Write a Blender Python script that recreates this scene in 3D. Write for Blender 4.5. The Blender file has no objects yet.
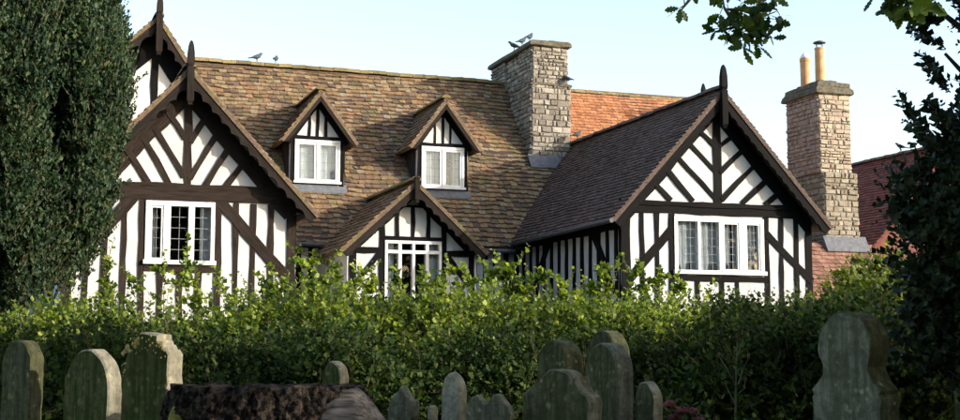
import bpy, math, random
import numpy as np
from mathutils import Vector, noise as mnoise

random.seed(7)
RNG = np.random.default_rng(11)
SC = bpy.context.scene
COL = SC.collection
rad = math.radians

# ------------------------------------------------------------------ frames
TH = rad(19.5)                      # the house front is turned 19.5 degrees to the picture
C0 = Vector((5.0219, 28.0, 0.0))    # foot of the right gable's apex
UX = Vector((math.cos(TH), math.sin(TH), 0)); VX = Vector((-math.sin(TH), math.cos(TH), 0))
EYE = 1.6
SUN = UX * 1.0 - VX * .86 + Vector((0, 0, 0.37))
SUN.normalize()

def hw(s, t, z):                    # house coordinates -> world
    return C0 + UX * s + VX * t + Vector((0, 0, z))

# ------------------------------------------------------------------ materials
class G:
    def __init__(self, name):
        self.m = bpy.data.materials.new(name); self.m.use_nodes = True
        self.t = self.m.node_tree; self.t.nodes.clear()
        self.out = self.n('ShaderNodeOutputMaterial')
        self.tc = self.n('ShaderNodeTexCoord')
    def n(self, typ, **kw):
        x = self.t.nodes.new(typ)
        for k, v in kw.items(): setattr(x, k, v)
        return x
    def l(self, a, b): self.t.links.new(a, b)
    def put(self, sock, val):
        if hasattr(val, 'is_output'): self.l(val, sock)
        else: sock.default_value = val
    def co(self, kind='Object', scale=(1, 1, 1), rot=(0, 0, 0)):
        mp = self.n('ShaderNodeMapping'); mp.inputs['Scale'].default_value = scale; mp.inputs['Rotation'].default_value = rot
        self.l(self.tc.outputs[kind], mp.inputs[0]); return mp.outputs[0]
    def attr(self, name, out='Fac'):
        a = self.n('ShaderNodeAttribute', attribute_name=name); return a.outputs[out]
    def scaled(self, vec, s):
        mp = self.n('ShaderNodeMapping'); mp.inputs['Scale'].default_value = s; self.l(vec, mp.inputs[0]); return mp.outputs[0]
    def noise(self, scale, detail=4, vec=None, rough=0.6, dist=0.0):
        x = self.n('ShaderNodeTexNoise'); x.inputs['Scale'].default_value = scale; x.inputs['Detail'].default_value = detail
        x.inputs['Roughness'].default_value = rough; x.inputs['Distortion'].default_value = dist
        self.l(vec if vec is not None else self.co(), x.inputs['Vector']); return x.outputs['Fac']
    def voro(self, scale, vec=None, feature='F1', out='Distance'):
        x = self.n('ShaderNodeTexVoronoi', feature=feature); x.inputs['Scale'].default_value = scale
        self.l(vec if vec is not None else self.co(), x.inputs['Vector']); return x.outputs[out]
    def ramp(self, fac, stops, interp='LINEAR'):
        r = self.n('ShaderNodeValToRGB'); r.color_ramp.interpolation = interp
        el = r.color_ramp.elements
        while len(el) < len(stops): el.new(0.5)
        for e, (p, c) in zip(el, stops):
            e.position = p
            e.color = (c, c, c, 1) if isinstance(c, (int, float)) else (c[0], c[1], c[2], 1)
        self.l(fac, r.inputs[0]); return r.outputs[0]
    def mix(self, fac, a, b, blend='MIX'):
        x = self.n('ShaderNodeMix', data_type='RGBA', blend_type=blend)
        self.put(x.inputs['Factor'], fac)
        for s, v in ((x.inputs['A'], a), (x.inputs['B'], b)):
            if isinstance(v, tuple): v = (v[0], v[1], v[2], 1)
            self.put(s, v)
        return x.outputs['Result']
    def math(self, op, a, b=0.0):
        x = self.n('ShaderNodeMath', operation=op); self.put(x.inputs[0], a); self.put(x.inputs[1], b); return x.outputs[0]
    def bump(self, h, strength=0.5, dist=0.02):
        b = self.n('ShaderNodeBump'); b.inputs['Strength'].default_value = strength; b.inputs['Distance'].default_value = dist
        self.l(h, b.inputs['Height']); return b.outputs[0]
    def bsdf(self, col, rough=0.85, normal=None, spec=0.3):
        p = self.n('ShaderNodeBsdfPrincipled')
        if isinstance(col, tuple): col = (col[0], col[1], col[2], 1)
        self.put(p.inputs['Base Color'], col); self.put(p.inputs['Roughness'], rough)
        p.inputs['Specular IOR Level'].default_value = spec
        if normal is not None: self.l(normal, p.inputs['Normal'])
        return p
    def done(self, sh):
        self.l(sh, self.out.inputs[0]); return self.m

def m_tile(name, stops, moss=0.5, mosscol=(.13, .105, .03), pale=(.36, .31, .24), palec=0.25, patch=None):
    g = G(name)
    r = g.attr('rnd')
    big = g.noise(0.8, 4)
    fac = g.math('ADD', g.math('MULTIPLY', r, 0.58), g.math('MULTIPLY', big, 0.48))
    c = g.ramp(fac, stops)
    mid = g.noise(2.3, 5)
    c = g.mix(g.ramp(mid, [(.52, 0.0), (.66, moss)]), c, mosscol)
    fine = g.noise(9, 6)
    c = g.mix(g.ramp(fine, [(.6, 0.0), (.72, palec)]), c, pale)
    c = g.mix(g.ramp(g.noise(23, 4), [(.35, .55), (.55, 0.0)]), c, (.02, .016, .013))
    n = g.bump(g.noise(38, 5), .6, .012)
    return g.done(g.bsdf(c, .9, n, .25).outputs[0])

def m_leaf(name, stops, trans=0.35, rough=0.5, spec=0.35, clump=(0.8, 0.5)):
    g = G(name)
    r = g.attr('rnd')
    big = g.noise(clump[0], 2)
    fac = g.math('ADD', g.math('MULTIPLY', r, 1 - clump[1]), g.math('MULTIPLY', big, clump[1]))
    c = g.ramp(fac, stops)
    p = g.bsdf(c, rough, None, spec)
    tr = g.n('ShaderNodeBsdfTranslucent')
    g.l(g.mix(1.0, c, (1.3, 1.25, .5), 'MULTIPLY'), tr.inputs[0])
    mx = g.n('ShaderNodeMixShader'); mx.inputs[0].default_value = trans
    g.l(p.outputs[0], mx.inputs[1]); g.l(tr.outputs[0], mx.inputs[2])
    return g.done(mx.outputs[0])

def m_wood(name, dark, light, streak=0.6, rough=.85, grey=None):
    g = G(name)
    gv = g.attr('grain', 'Vector')
    f1 = g.noise(1.0, 5, g.scaled(gv, (3.0, 45, 45)), .65)
    f2 = g.noise(1.0, 3, g.scaled(gv, (1.2, 9, 9)))
    c = g.mix(g.ramp(f1, [(.35, 0.0), (.72, streak)]), dark, light)
    c = g.mix(g.ramp(f2, [(.45, 0.0), (.75, .5)]), c, grey or light)
    n = g.bump(f1, .7, .008)
    return g.done(g.bsdf(c, rough, n, .06).outputs[0])

def m_simple(name, c1, c2, scale=6, rough=.85, bump=.3, detail=5, dist=.01, spec=.3, lo=.35, hi=.68):
    g = G(name)
    f = g.noise(scale, detail)
    c = g.mix(g.ramp(f, [(lo, 0.0), (hi, 1.0)]), c1, c2)
    return g.done(g.bsdf(c, rough, g.bump(g.noise(scale * 5, 5), bump, dist), spec).outputs[0])

def m_render():
    g = G('limewashed_plaster')
    c = g.mix(g.ramp(g.noise(1.1, 5), [(.45, 0.0), (.75, .45)]), (.50, .495, .485), (.41, .40, .37))
    c = g.mix(g.ramp(g.noise(1.0, 5, g.co('Object', (7, 7, .8))), [(.47, 0.0), (.74, .6)]), c, (.40, .375, .33))
    c = g.mix(g.ramp(g.noise(2.6, 6), [(.56, 0.0), (.66, .35)]), c, (.34, .33, .30))
    n = g.bump(g.noise(14, 6), .35, .012)
    return g.done(g.bsdf(c, .92, n, .2).outputs[0])

def m_stone(name, c1, c2, c3, scale=7):
    g = G(name)
    r = g.attr('rnd')
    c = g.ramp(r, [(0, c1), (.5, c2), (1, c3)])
    c = g.mix(g.ramp(g.noise(scale, 6), [(.42, 0.0), (.7, .65)]), c, tuple(x * .55 for x in c2))
    c = g.mix(g.ramp(g.noise(scale * 2.6, 4), [(.58, 0.0), (.7, .5)]), c, (.42, .40, .30))
    n = g.bump(g.noise(26, 6), .8, .02)
    return g.done(g.bsdf(c, .95, n, .15).outputs[0])

def m_grave(name, base, algae, pale, edge, green=.7):
    g = G(name)
    f = g.noise(4.0, 6)
    st = g.noise(1.0, 6, g.co('Object', (16, 16, 1.5)), .7)
    c = g.mix(g.ramp(f, [(.35, 0.0), (.7, .8)]), base, pale)
    c = g.mix(g.ramp(st, [(.40, 0.0), (.58, green)]), c, algae)
    lich = g.voro(17, g.co('Object'), 'SMOOTH_F1')
    spots = g.math('MULTIPLY', g.ramp(g.noise(6.5, 4), [(.5, 0.0), (.62, 1.0)]), g.ramp(lich, [(.18, .7), (.34, 0.0)]))
    c = g.mix(spots, c, edge)
    dk = g.ramp(g.noise(15, 5), [(.38, .6), (.55, 0.0)])
    c = g.mix(dk, c, tuple(x * .4 for x in base))
    n = g.bump(g.noise(30, 6), .7, .015)
    return g.done(g.bsdf(c, .95, n, .12).outputs[0])

def m_glass():
    g = G('window_glass')
    gl = g.n('ShaderNodeBsdfGlossy'); gl.inputs['Roughness'].default_value = .03
    g.l(g.bump(g.noise(2.5, 2), .06, .02), gl.inputs['Normal'])
    tr = g.n('ShaderNodeBsdfTransparent'); tr.inputs[0].default_value = (.93, .95, .94, 1)
    fr = g.n('ShaderNodeLayerWeight'); fr.inputs['Blend'].default_value = .5
    mx = g.n('ShaderNodeMixShader')
    g.l(g.math('ADD', g.math('MULTIPLY', g.math('POWER', fr.outputs['Facing'], 3.0), .6), .05), mx.inputs[0])
    g.l(tr.outputs[0], mx.inputs[1]); g.l(gl.outputs[0], mx.inputs[2])
    return g.done(mx.outputs[0])

MT = {}
MT['tile_main'] = m_tile('weathered_clay_tiles', [(.16, (.060, .047, .038)), (.34, (.120, .083, .056)), (.48, (.175, .112, .067)), (.60, (.235, .136, .070)), (.74, (.25, .178, .095)), (.9, (.235, .21, .165))], .7, (.130, .115, .045), (.33, .30, .25), .5)
MT['tile_dark'] = m_tile('dark_clay_tiles', [(.12, (.050, .036, .030)), (.42, (.095, .066, .053)), (.62, (.135, .080, .060)), (.85, (.14, .10, .082)), (1, (.18, .15, .13))], .35, (.085, .065, .035), (.26, .235, .215), .35)
MT['tile_orange'] = m_tile('bright_orange_clay_tiles', [(.2, (.23, .095, .045)), (.5, (.37, .155, .072)), (.75, (.45, .21, .10)), (.95, (.36, .21, .12))], .15, (.2, .14, .05), (.5, .36, .25), .2)
MT['tile_red'] = m_tile('dark_red_clay_tiles', [(.12, (.09, .028, .022)), (.5, (.16, .047, .034)), (.85, (.22, .07, .047)), (1, (.15, .07, .05))], .15, (.05, .03, .02), (.2, .1, .08), .1)
MT['tile_pink'] = m_tile('pinkish_clay_tiles', [(.12, (.12, .06, .045)), (.5, (.22, .11, .08)), (.85, (.30, .17, .12)), (1, (.24, .18, .14))], .25)
MT['deck'] = m_simple('roof_boarding', (.03, .022, .018), (.05, .035, .025), 5)
MT['plaster'] = m_render()
MT['timber_brown'] = m_wood('weathered_brown_oak', (.011, .008, .0065), (.046, .034, .027), .75)
MT['timber_black'] = m_wood('black_painted_oak', (.003, .003, .0031), (.009, .0085, .0085), .5, .7)
MT['barge'] = m_wood('weathered_bargeboard_wood', (.011, .009, .0075), (.038, .031, .026), .5)
MT['lead'] = m_simple('lead_flashing', (.085, .09, .10), (.14, .145, .16), 9, .9, .25)
MT['white_paint'] = m_simple('white_window_paint', (.58, .58, .575), (.48, .475, .46), 6, .45, .1, spec=.4, lo=.45, hi=.8)
MT['glass'] = m_glass()
MT['leadbar'] = m_simple('lead_came', (.16, .165, .17), (.28, .28, .28), 20, .8)
MT['curtain'] = m_simple('net_curtain', (.27, .29, .32), (.39, .405, .43), 3, .95, 0)
MT['room'] = m_simple('dark_room', (.015, .014, .013), (.03, .027, .024), 2, .95)
MT['pane_silhouette'] = m_simple('dark_silhouette', (.012, .012, .013), (.03, .03, .03), 8, .6)  # for the dark reflected shapes low in the panes
MT['stone_grey'] = m_stone('grey_limestone', (.13, .115, .098), (.215, .192, .16), (.35, .315, .27))
MT['mortar'] = m_simple('lime_mortar', (.12, .105, .09), (.2, .18, .15), 9, .95)
MT['stone_pink'] = m_stone('pinkish_sandstone', (.27, .185, .15), (.33, .26, .20), (.37, .32, .245))
MT['stone_tan'] = m_stone('lichened_tan_stone', (.17, .145, .105), (.24, .205, .155), (.31, .275, .21))
MT['brick'] = m_simple('dark_red_brick', (.10, .036, .026), (.17, .065, .045), 7)
MT['cap'] = m_grave('mossy_cap_stone', (.10, .09, .07), (.07, .065, .03), (.17, .15, .12), (.25, .23, .17), .5)
MT['pot'] = m_simple('buff_clay_pot', (.42, .22, .10), (.55, .33, .17), 5, .8)
MT['metal'] = m_simple('dark_cowl_metal', (.03, .03, .035), (.07, .07, .07), 8, .4)
MT['ridge'] = m_tile('mossy_ridge_tiles', [(.1, (.09, .07, .03)), (.5, (.17, .13, .055)), (.8, (.24, .19, .09)), (1, (.26, .21, .14))], .7, (.16, .13, .04))
MT['bird'] = m_simple('dark_plumage', (.02, .022, .027), (.09, .095, .11), 30, .6)
MT['beak'] = m_simple('dark_horn', (.03, .03, .03), (.05, .05, .04), 20, .5)
MT['bark'] = m_simple('bark', (.035, .026, .02), (.10, .08, .06), 9, .95, .9, 6, .03)
MT['twig'] = m_simple('twig_bark', (.06, .045, .025), (.12, .09, .05), 12, .9, .5)
MT['greenstem'] = m_simple('green_stem', (.06, .08, .025), (.12, .11, .05), 12, .8, .3)
MT['yew'] = m_leaf('yew_needles', [(.2, (.004, .011, .006)), (.42, (.011, .029, .011)), (.56, (.024, .050, .016)), (.7, (.050, .076, .023)), (.85, (.11, .085, .030))], .12, .6, .25, (1.8, .45))
MT['hedge'] = m_leaf('hedge_leaves', [(.2, (.018, .042, .009)), (.34, (.065, .112, .018)), (.48, (.17, .235, .026)), (.6, (.30, .375, .046)), (.78, (.44, .48, .10))], .5, .45, .35, (.9, .45))
MT['hedge_dark'] = m_leaf('dark_and_shaded_leaves', [(.15, (.007, .015, .004)), (.42, (.020, .042, .009)), (.65, (.058, .088, .016)), (.85, (.12, .15, .03))], .32, .7, .15, (.9, .45))  # darker copy of the hedge leaves, colours in shade on the hedge
MT['yellowleaf'] = m_leaf('yellow_green_leaves', [(.12, (.04, .055, .012)), (.45, (.13, .18, .022)), (.65, (.25, .29, .04)), (.85, (.36, .36, .07))], .48, .45, .3, (1.2, .4))
MT['holly'] = m_leaf('holly_leaves', [(.15, (.006, .014, .008)), (.5, (.018, .034, .014)), (.8, (.05, .068, .026))], .12, .5, .2, (1.5, .35))
MT['oak'] = m_leaf('oak_leaves', [(.1, (.016, .038, .010)), (.5, (.045, .09, .016)), (1, (.14, .19, .03))], .45, .45, .3, (2.0, .3))
MT['grass'] = m_leaf('grass_blades', [(.1, (.02, .04, .008)), (.6, (.05, .08, .018)), (1, (.11, .11, .04))], .3, .6, .2)
MT['ground'] = m_simple('churchyard_turf', (.025, .03, .010), (.05, .06, .02), 3, .95, .6)
MT['grave_dark'] = m_grave('algae_dark_headstone', (.072, .070, .034), (.024, .031, .007), (.135, .128, .070), (.25, .23, .11))
MT['grave_green'] = m_grave('green_stained_headstone', (.068, .072, .022), (.022, .036, .007), (.135, .125, .048), (.2, .18, .09), .9)
MT['grave_pale'] = m_grave('pale_and_sunlit_sandstone', (.27, .235, .165), (.12, .11, .05), (.38, .34, .25), (.5, .42, .20), .45)  # on edges of darker stones its paleness stands for sunlight
MT['grave_grey'] = m_grave('grey_headstone', (.145, .138, .095), (.046, .052, .020), (.24, .228, .16), (.36, .34, .21), .655)
MT['lichen'] = m_simple('yellow_lichen', (.30, .22, .05), (.42, .33, .12), 14, .95, .8, 6, .02)
MT['moss'] = m_simple('green_yellow_moss', (.10, .11, .02), (.26, .22, .05), 12, .95, .9, 6, .03)
MT['stump'] = m_simple('fibrous_stump_bark', (.008, .0062, .0052), (.135, .098, .072), 19, .95, 1.0, 8, .05, .1, .45, .66)
MT['root'] = m_wood('bleached_root_wood', (.022, .018, .015), (.20, .175, .15), .9, .9)
MT['petal'] = m_leaf('dusky_pink_petals', [(.1, (.20, .05, .06)), (.6, (.38, .12, .13)), (1, (.5, .22, .2))], .3)
MT['seed'] = m_simple('dry_seed_head', (.05, .03, .012), (.15, .075, .025), 20, .9)
MT['gutter'] = m_simple('white_plastic_pipe', (.65, .67, .72), (.75, .76, .78), 5, .5)

# ------------------------------------------------------------------ mesh helpers
class MB:
    """collects faces (with a material slot, a random number and grain coordinates) and links them as one object"""
    def __init__(self): self.v = []; self.f = []; self.mi = []; self.r = []; self.g = []
    def verts(self, pts, grain=None):
        b = len(self.v); self.v += [tuple(p) for p in pts]
        self.g += [tuple(p) for p in (grain if grain is not None else pts)]
        return b
    def face(self, idx, mi=0, r=0.5): self.f.append(tuple(idx)); self.mi.append(mi); self.r.append(r)
    def hexa(self, p, mi=0, r=.5, grain=None):
        b = self.verts(p, grain)          # p: bottom ring 0-3, top ring 4-7
        for q in ((3, 2, 1, 0), (4, 5, 6, 7), (0, 1, 5, 4), (1, 2, 6, 5), (2, 3, 7, 6), (3, 0, 4, 7)): self.face([b + i for i in q], mi, r)
    def box(self, x0, x1, y0, y1, z0, z1, mi=0, r=.5):
        self.hexa([(x0, y0, z0), (x1, y0, z0), (x1, y1, z0), (x0, y1, z0), (x0, y0, z1), (x1, y0, z1), (x1, y1, z1), (x0, y1, z1)], mi, r)
    def prism(self, poly, y0, y1, mi=0, r=.5, grain=None):
        n = len(poly)
        gg = grain if grain is not None else [(a, 0, c) for a, c in poly]
        b = self.verts([(a, y0, c) for a, c in poly] + [(a, y1, c) for a, c in poly], list(gg) + [(q[0], q[1] + .3, q[2]) for q in gg])
        self.face([b + i for i in range(n)], mi, r); self.face([b + n + i for i in reversed(range(n))], mi, r)
        for i in range(n):
            j = (i + 1) % n
            self.face([b + j, b + i, b + n + i, b + n + j], mi, r)
    def beam(self, a, c, w, y0, y1, mi=0, wob=.017):
        """hewn timber lying in the wall plane (x,z) from a to c, width w, from depth y0 (front) to y1"""
        a = Vector((a[0], 0, a[1])); c = Vector((c[0], 0, c[1])); d = c - a; L = d.length; d.normalize()
        n = Vector((-d.z, 0, d.x)); k = max(2, int(L / .35)); sd = random.random() * 50
        ring = []
        for i in range(k + 1):
            p = a + d * (L * i / k); o = []; gr = []
            for sgn, yy in ((-1, y0), (1, y0), (1, y1), (-1, y1)):
                j = random.uniform(-wob, wob); jy = random.uniform(-wob, wob) * .3
                q = p + n * (sgn * w / 2 + j); o.append((q.x, yy + (jy if yy == y0 else 0), q.z))
                gr.append((L * i / k + sd, sgn * w / 2 + sd, (0 if yy == y0 else .2)))
            ring.append(self.verts(o, gr))
        for i in range(k):
            b0, b1 = ring[i], ring[i + 1]
            for q in range(4):
                self.face([b0 + q, b0 + (q + 1) % 4, b1 + (q + 1) % 4, b1 + q], mi)
        self.face([ring[0] + 3, ring[0] + 2, ring[0] + 1, ring[0]], mi); self.face([ring[-1] + i for i in range(4)], mi)
        return self
    def tube(self, pts, radii, seg=7, mi=0, cap=True):
        pts = [Vector(p) for p in pts]; rings = []
        run = 0.0
        for i, p in enumerate(pts):
            d = (pts[min(i + 1, len(pts) - 1)] - pts[max(i - 1, 0)]).normalized()
            if i: run += (p - pts[i - 1]).length
            up = Vector((0, 0, 1)) if abs(d.z) < .9 else Vector((1, 0, 0))
            e1 = d.cross(up).normalized(); e2 = d.cross(e1)
            r = radii[i] if isinstance(radii, (list, tuple)) else radii
            rings.append(self.verts([p + (e1 * math.cos(2 * math.pi * k / seg) + e2 * math.sin(2 * math.pi * k / seg)) * r for k in range(seg)]))
        for i in range(len(rings) - 1):
            for k in range(seg):
                self.face([rings[i] + k, rings[i] + (k + 1) % seg, rings[i + 1] + (k + 1) % seg, rings[i + 1] + k], mi)
        if cap:
            self.face([rings[0] + k for k in reversed(range(seg))], mi); self.face([rings[-1] + k for k in range(seg)], mi)
        return self
    def lathe(self, prof, c, seg=16, mi=0):
        rings = [self.verts([(c[0] + r * math.cos(2 * math.pi * k / seg), c[1] + r * math.sin(2 * math.pi * k / seg), c[2] + z) for k in range(seg)]) for r, z in prof]
        for i in range(len(rings) - 1):
            for k in range(seg): self.face([rings[i] + k, rings[i] + (k + 1) % seg, rings[i + 1] + (k + 1) % seg, rings[i + 1] + k], mi)
        self.face([rings[0] + k for k in reversed(range(seg))], mi); self.face([rings[-1] + k for k in range(seg)], mi)
        return self
    def build(self, name, mats, parent=None, smooth=False):
        me = bpy.data.meshes.new(name); me.from_pydata(self.v, [], self.f)
        if not isinstance(mats, (list, tuple)): mats = [mats]
        for m in mats: me.materials.append(m if not isinstance(m, str) else MT[m])
        me.polygons.foreach_set('material_index', self.mi)
        me.attributes.new('rnd', 'FLOAT', 'FACE').data.foreach_set('value', self.r)
        me.attributes.new('grain', 'FLOAT_VECTOR', 'POINT').data.foreach_set('vector', [x for p in self.g for x in p])
        if smooth: me.polygons.foreach_set('use_smooth', [True] * len(self.f))
        me.update()
        o = bpy.data.objects.new(name, me); COL.objects.link(o)
        if parent is not None: o.parent = parent
        return o

def tag(o, label=None, cat=None, group=None, kind=None):
    for k, v in (('label', label), ('category', cat), ('group', group), ('kind', kind)):
        if v: o[k] = v
    return o
def thing(name, label, cat, loc=(0, 0, 0), rz=0, group=None):
    o = bpy.data.objects.new(name, None); COL.objects.link(o); o.empty_display_size = .3
    o.location = loc; o.rotation_euler = (0, 0, rz); return tag(o, label, cat, group)

def fast_mesh(name, V, nv, mat, rnd, parent=None):
    """V: (n*nv,3) points, n polygons of nv corners each"""
    n = len(V) // nv
    me = bpy.data.meshes.new(name)
    me.vertices.add(len(V)); me.vertices.foreach_set('co', np.ascontiguousarray(V, dtype=np.float32).ravel())
    me.loops.add(len(V)); me.loops.foreach_set('vertex_index', np.arange(len(V), dtype=np.int32))
    me.polygons.add(n); me.polygons.foreach_set('loop_start', np.arange(0, len(V), nv, dtype=np.int32))
    me.polygons.foreach_set('loop_total', np.full(n, nv, dtype=np.int32))
    me.materials.append(MT[mat])
    me.attributes.new('rnd', 'FLOAT', 'FACE').data.foreach_set('value', np.asarray(rnd, dtype=np.float32))
    me.update(calc_edges=True); me.validate()
    o = bpy.data.objects.new(name, me); COL.objects.link(o)
    if parent is not None: o.parent = parent
    return o

def unit(a): return a / np.maximum(np.linalg.norm(a, axis=1, keepdims=True), 1e-9)

def sprig_leaves(P, D, L, k, ll, lw, spread=.9, droop=.25, upbias=.25, face=(.30, -.42, .75)):
    """k leaves along each sprig: P base, D direction, L length -> leaf base, axis, half width"""
    n = len(P)
    fr = (np.arange(k)[None, :] + RNG.random((n, k))) / k
    bend = np.array([0, 0, -1.0])[None, None, :] * (fr ** 2)[..., None] * (L * droop)[:, None, None]
    pos = P[:, None, :] + D[:, None, :] * (fr * L[:, None])[..., None] + bend
    side = RNG.normal(size=(n, k, 3)); side -= (side * D[:, None, :]).sum(2, keepdims=True) * D[:, None, :]
    side /= np.linalg.norm(side, axis=2, keepdims=True)
    ax = side * spread + D[:, None, :] * .55 + np.array([0, 0, upbias])[None, None, :] + RNG.normal(size=(n, k, 3)) * .15
    ax /= np.linalg.norm(ax, axis=2, keepdims=True)
    size = ll * RNG.uniform(.45, 1.45, (n, k, 1)) * (1 - .35 * fr[..., None] ** 3)
    nr = RNG.normal(size=(n, k, 3)) * .55 + np.array(face)
    w = np.cross(ax, nr); w /= np.maximum(np.linalg.norm(w, axis=2, keepdims=True), 1e-6)
    A = (ax * size).reshape(-1, 3); W = (w * size * (lw / ll)).reshape(-1, 3)
    return pos.reshape(-1, 3), A, W

def diamonds(P, A, W):
    n = len(P); V = np.empty((n, 4, 3))
    V[:, 0] = P; V[:, 1] = P + A * .42 + W; V[:, 2] = P + A; V[:, 3] = P + A * .42 - W
    return V.reshape(-1, 3)

def stem_tris(P, D, L, droop, r):
    """a thin three sided stem for each sprig, as quads"""
    n = len(P); e1 = unit(np.cross(D, RNG.normal(size=(n, 3)))); e2 = np.cross(D, e1)
    out = []
    mid = P + D * (L * .5)[:, None] + np.array([0, 0, -1.0]) * (.25 * L * droop)[:, None]
    tip = P + D * L[:, None] + np.array([0, 0, -1.0]) * (L * droop)[:, None]
    offs = [e1, -.5 * e1 + .87 * e2, -.5 * e1 - .87 * e2]
    for a, b, ra, rb in ((P, mid, r, r * .7), (mid, tip, r * .7, r * .25)):
        for q in range(3):
            o1, o2 = offs[q], offs[(q + 1) % 3]
            out.append(np.stack([a + o1 * ra, a + o2 * ra, b + o2 * rb, b + o1 * rb], 1))
    return np.concatenate(out).reshape(-1, 3)

def in_lobes(lobes, n, shell=(.55, 1.0)):
    """n random points in ellipsoid shells (cx,cy,cz,rx,ry,rz) and their outward normals"""
    a = np.array(lobes, dtype=float)
    vol = (a[:, 3] * a[:, 4] + a[:, 3] * a[:, 5] + a[:, 4] * a[:, 5]); pick = RNG.choice(len(a), n, p=vol / vol.sum())
    d = unit(RNG.normal(size=(n, 3)))
    rr = (RNG.uniform(shell[0] ** 2, shell[1] ** 2, n)) ** .5
    s = a[pick]
    P = s[:, :3] + d * s[:, 3:] * rr[:, None]
    N = unit(d / s[:, 3:])
    return P, N

# ------------------------------------------------------------------ terrain
_k = [(-400, 0.0), (2, 0.0), (8, .45), (14, .75), (19, 1.35), (23, 2.2), (26, 2.4), (60, 2.5), (1500, 2.5)]
def ground_z(x, y):
    for (a, za), (b, zb) in zip(_k, _k[1:]):
        if y <= b:
            f = max(0.0, (y - a) / (b - a)); f = f * f * (3 - 2 * f); return za + (zb - za) * f
    return _k[-1][1]
def build_ground():
    xs = [-1500, -600, -200, -80, -40] + list(np.arange(-28, 28.1, 1.0)) + [40, 80, 200, 600, 1500]
    ys = [-400, -150, -60, -30] + list(np.arange(-16, 44, 1.0)) + [60, 90, 200, 600, 1500]
    mb = MB(); idx = {}
    for j, y in enumerate(ys):
        for i, x in enumerate(xs):
            z = ground_z(x, y)
            if abs(x) < 30 and -16 < y < 44: z += .05 * mnoise.noise(Vector((x * .4, y * .4, 3)))
            idx[i, j] = mb.verts([(x, y, z)])
    for j in range(len(ys) - 1):
        for i in range(len(xs) - 1): mb.face([idx[i, j], idx[i + 1, j], idx[i + 1, j + 1], idx[i, j + 1]])
    tag(mb.build('ground', 'ground', None, True), kind='structure')
build_ground()

# ------------------------------------------------------------------ the house
HOUSE = thing('timber_framed_house', 'black and white timber framed house with mossy tiled roofs and three front gables', 'house', C0, TH)
TAN = 1.08

def tiles(mb, O, U, V, N, length, rows, gauge, tw, x_rng=None, thick=.022, mi=0, sag=.03, seed=0, jit=1.0, hole=None):
    """rows of plain tiles: O eave corner, U along the eave, V up the slope, N outward"""
    rg = random.Random(seed + 5)
    O, U, V, N = Vector(O), Vector(U).normalized(), Vector(V).normalized(), Vector(N).normalized()
    def P(x, y, h):
        q = Vector((x * .45 + seed, y * .5, seed * 1.3))
        return O + U * x + V * (y + sag * .8 * mnoise.noise(q * 1.7)) + N * (h + sag * mnoise.noise(q) + sag * .4 * mnoise.noise(q * 3.1))
    for j in range(rows):
        y = j * gauge; x0, x1 = (0, length) if x_rng is None else x_rng(y)
        if x1 <= x0: continue
        x = x0 - (tw * .5 if j % 2 else 0) - rg.random() * .03
        while x < x1:
            w = tw * rg.uniform(.88, 1.12); a, b = max(x, x0), min(x + w, x1); x += w
            if b - a < .03: continue
            if hole and hole((a + b) / 2, y): continue
            ga = .006; dy = rg.uniform(-.016, .016) * jit; tl = rg.uniform(-.008, .008) * jit; hh = thick * rg.uniform(.8, 1.5)
            yl = y + dy - .01; yu = y + gauge * 1.25
            slip = rg.random()
            if slip < .015: yl -= .03 * jit
            hl = thick + hh * .7 + abs(tl)
            r = rg.random()
            top = [P(a + ga, yl + tl, hl), P(b - ga, yl - tl, hl + rg.uniform(-.007, .009) * jit), P(b - ga * .5, yu, .010), P(a + ga * .5, yu, .010)]
            low = [P(a + ga, yl + tl, hl - hh), P(b - ga, yl - tl, hl - hh), P(b - ga * .5, yu, -.012), P(a + ga * .5, yu, -.012)]
            i = mb.verts(low + top)
            mb.face([i + 4, i + 5, i + 6, i + 7], mi, r); mb.face([i, i + 1, i + 5, i + 4], mi, r)
            mb.face([i + 1, i + 2, i + 6, i + 5], mi, r); mb.face([i + 3, i, i + 4, i + 7], mi, r)

def slope_deck(mb, O, U, V, N, length, height, thick, mi):
    O, U, V, N = Vector(O), Vector(U).normalized(), Vector(V).normalized(), Vector(N).normalized()
    lo = [O - N * thick, O + U * length - N * thick, O + U * length + V * height - N * thick, O + V * height - N * thick]
    hi = [q + N * (thick - .004) for q in lo]
    mb.hexa(lo + hi, mi, .22)

def ridge_run(mb, a, b, r=.11, step=.34, mi=0, seed=3, droop=0):
    rg = random.Random(seed); a, b = Vector(a), Vector(b); d = b - a; L = d.length; d.normalize()
    side = d.cross(Vector((0, 0, 1))).normalized(); n = int(L / step); step = L / n
    for i in range(n):
        c0 = a + d * (i * step + .006); c1 = a + d * ((i + 1) * step - .006)
        j0 = rg.uniform(-.012, .012); j1 = rg.uniform(-.012, .012); q = rg.random(); rings = []
        for c, j, rr in ((c0, j0, r), (c1, j1, r * 1.06)):
            rings.append(mb.verts([c + side * (rr * math.cos(math.pi * k / 6)) + Vector((0, 0, rr * math.sin(math.pi * k / 6) * .85 + j - .02)) for k in range(7)]))
        for k in range(6): mb.face([rings[0] + k, rings[0] + k + 1, rings[1] + k + 1, rings[1] + k], mi, q)
        mb.face([rings[0] + k for k in reversed(range(7))], mi, q); mb.face([rings[1] + k for k in range(7)], mi, q)

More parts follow.
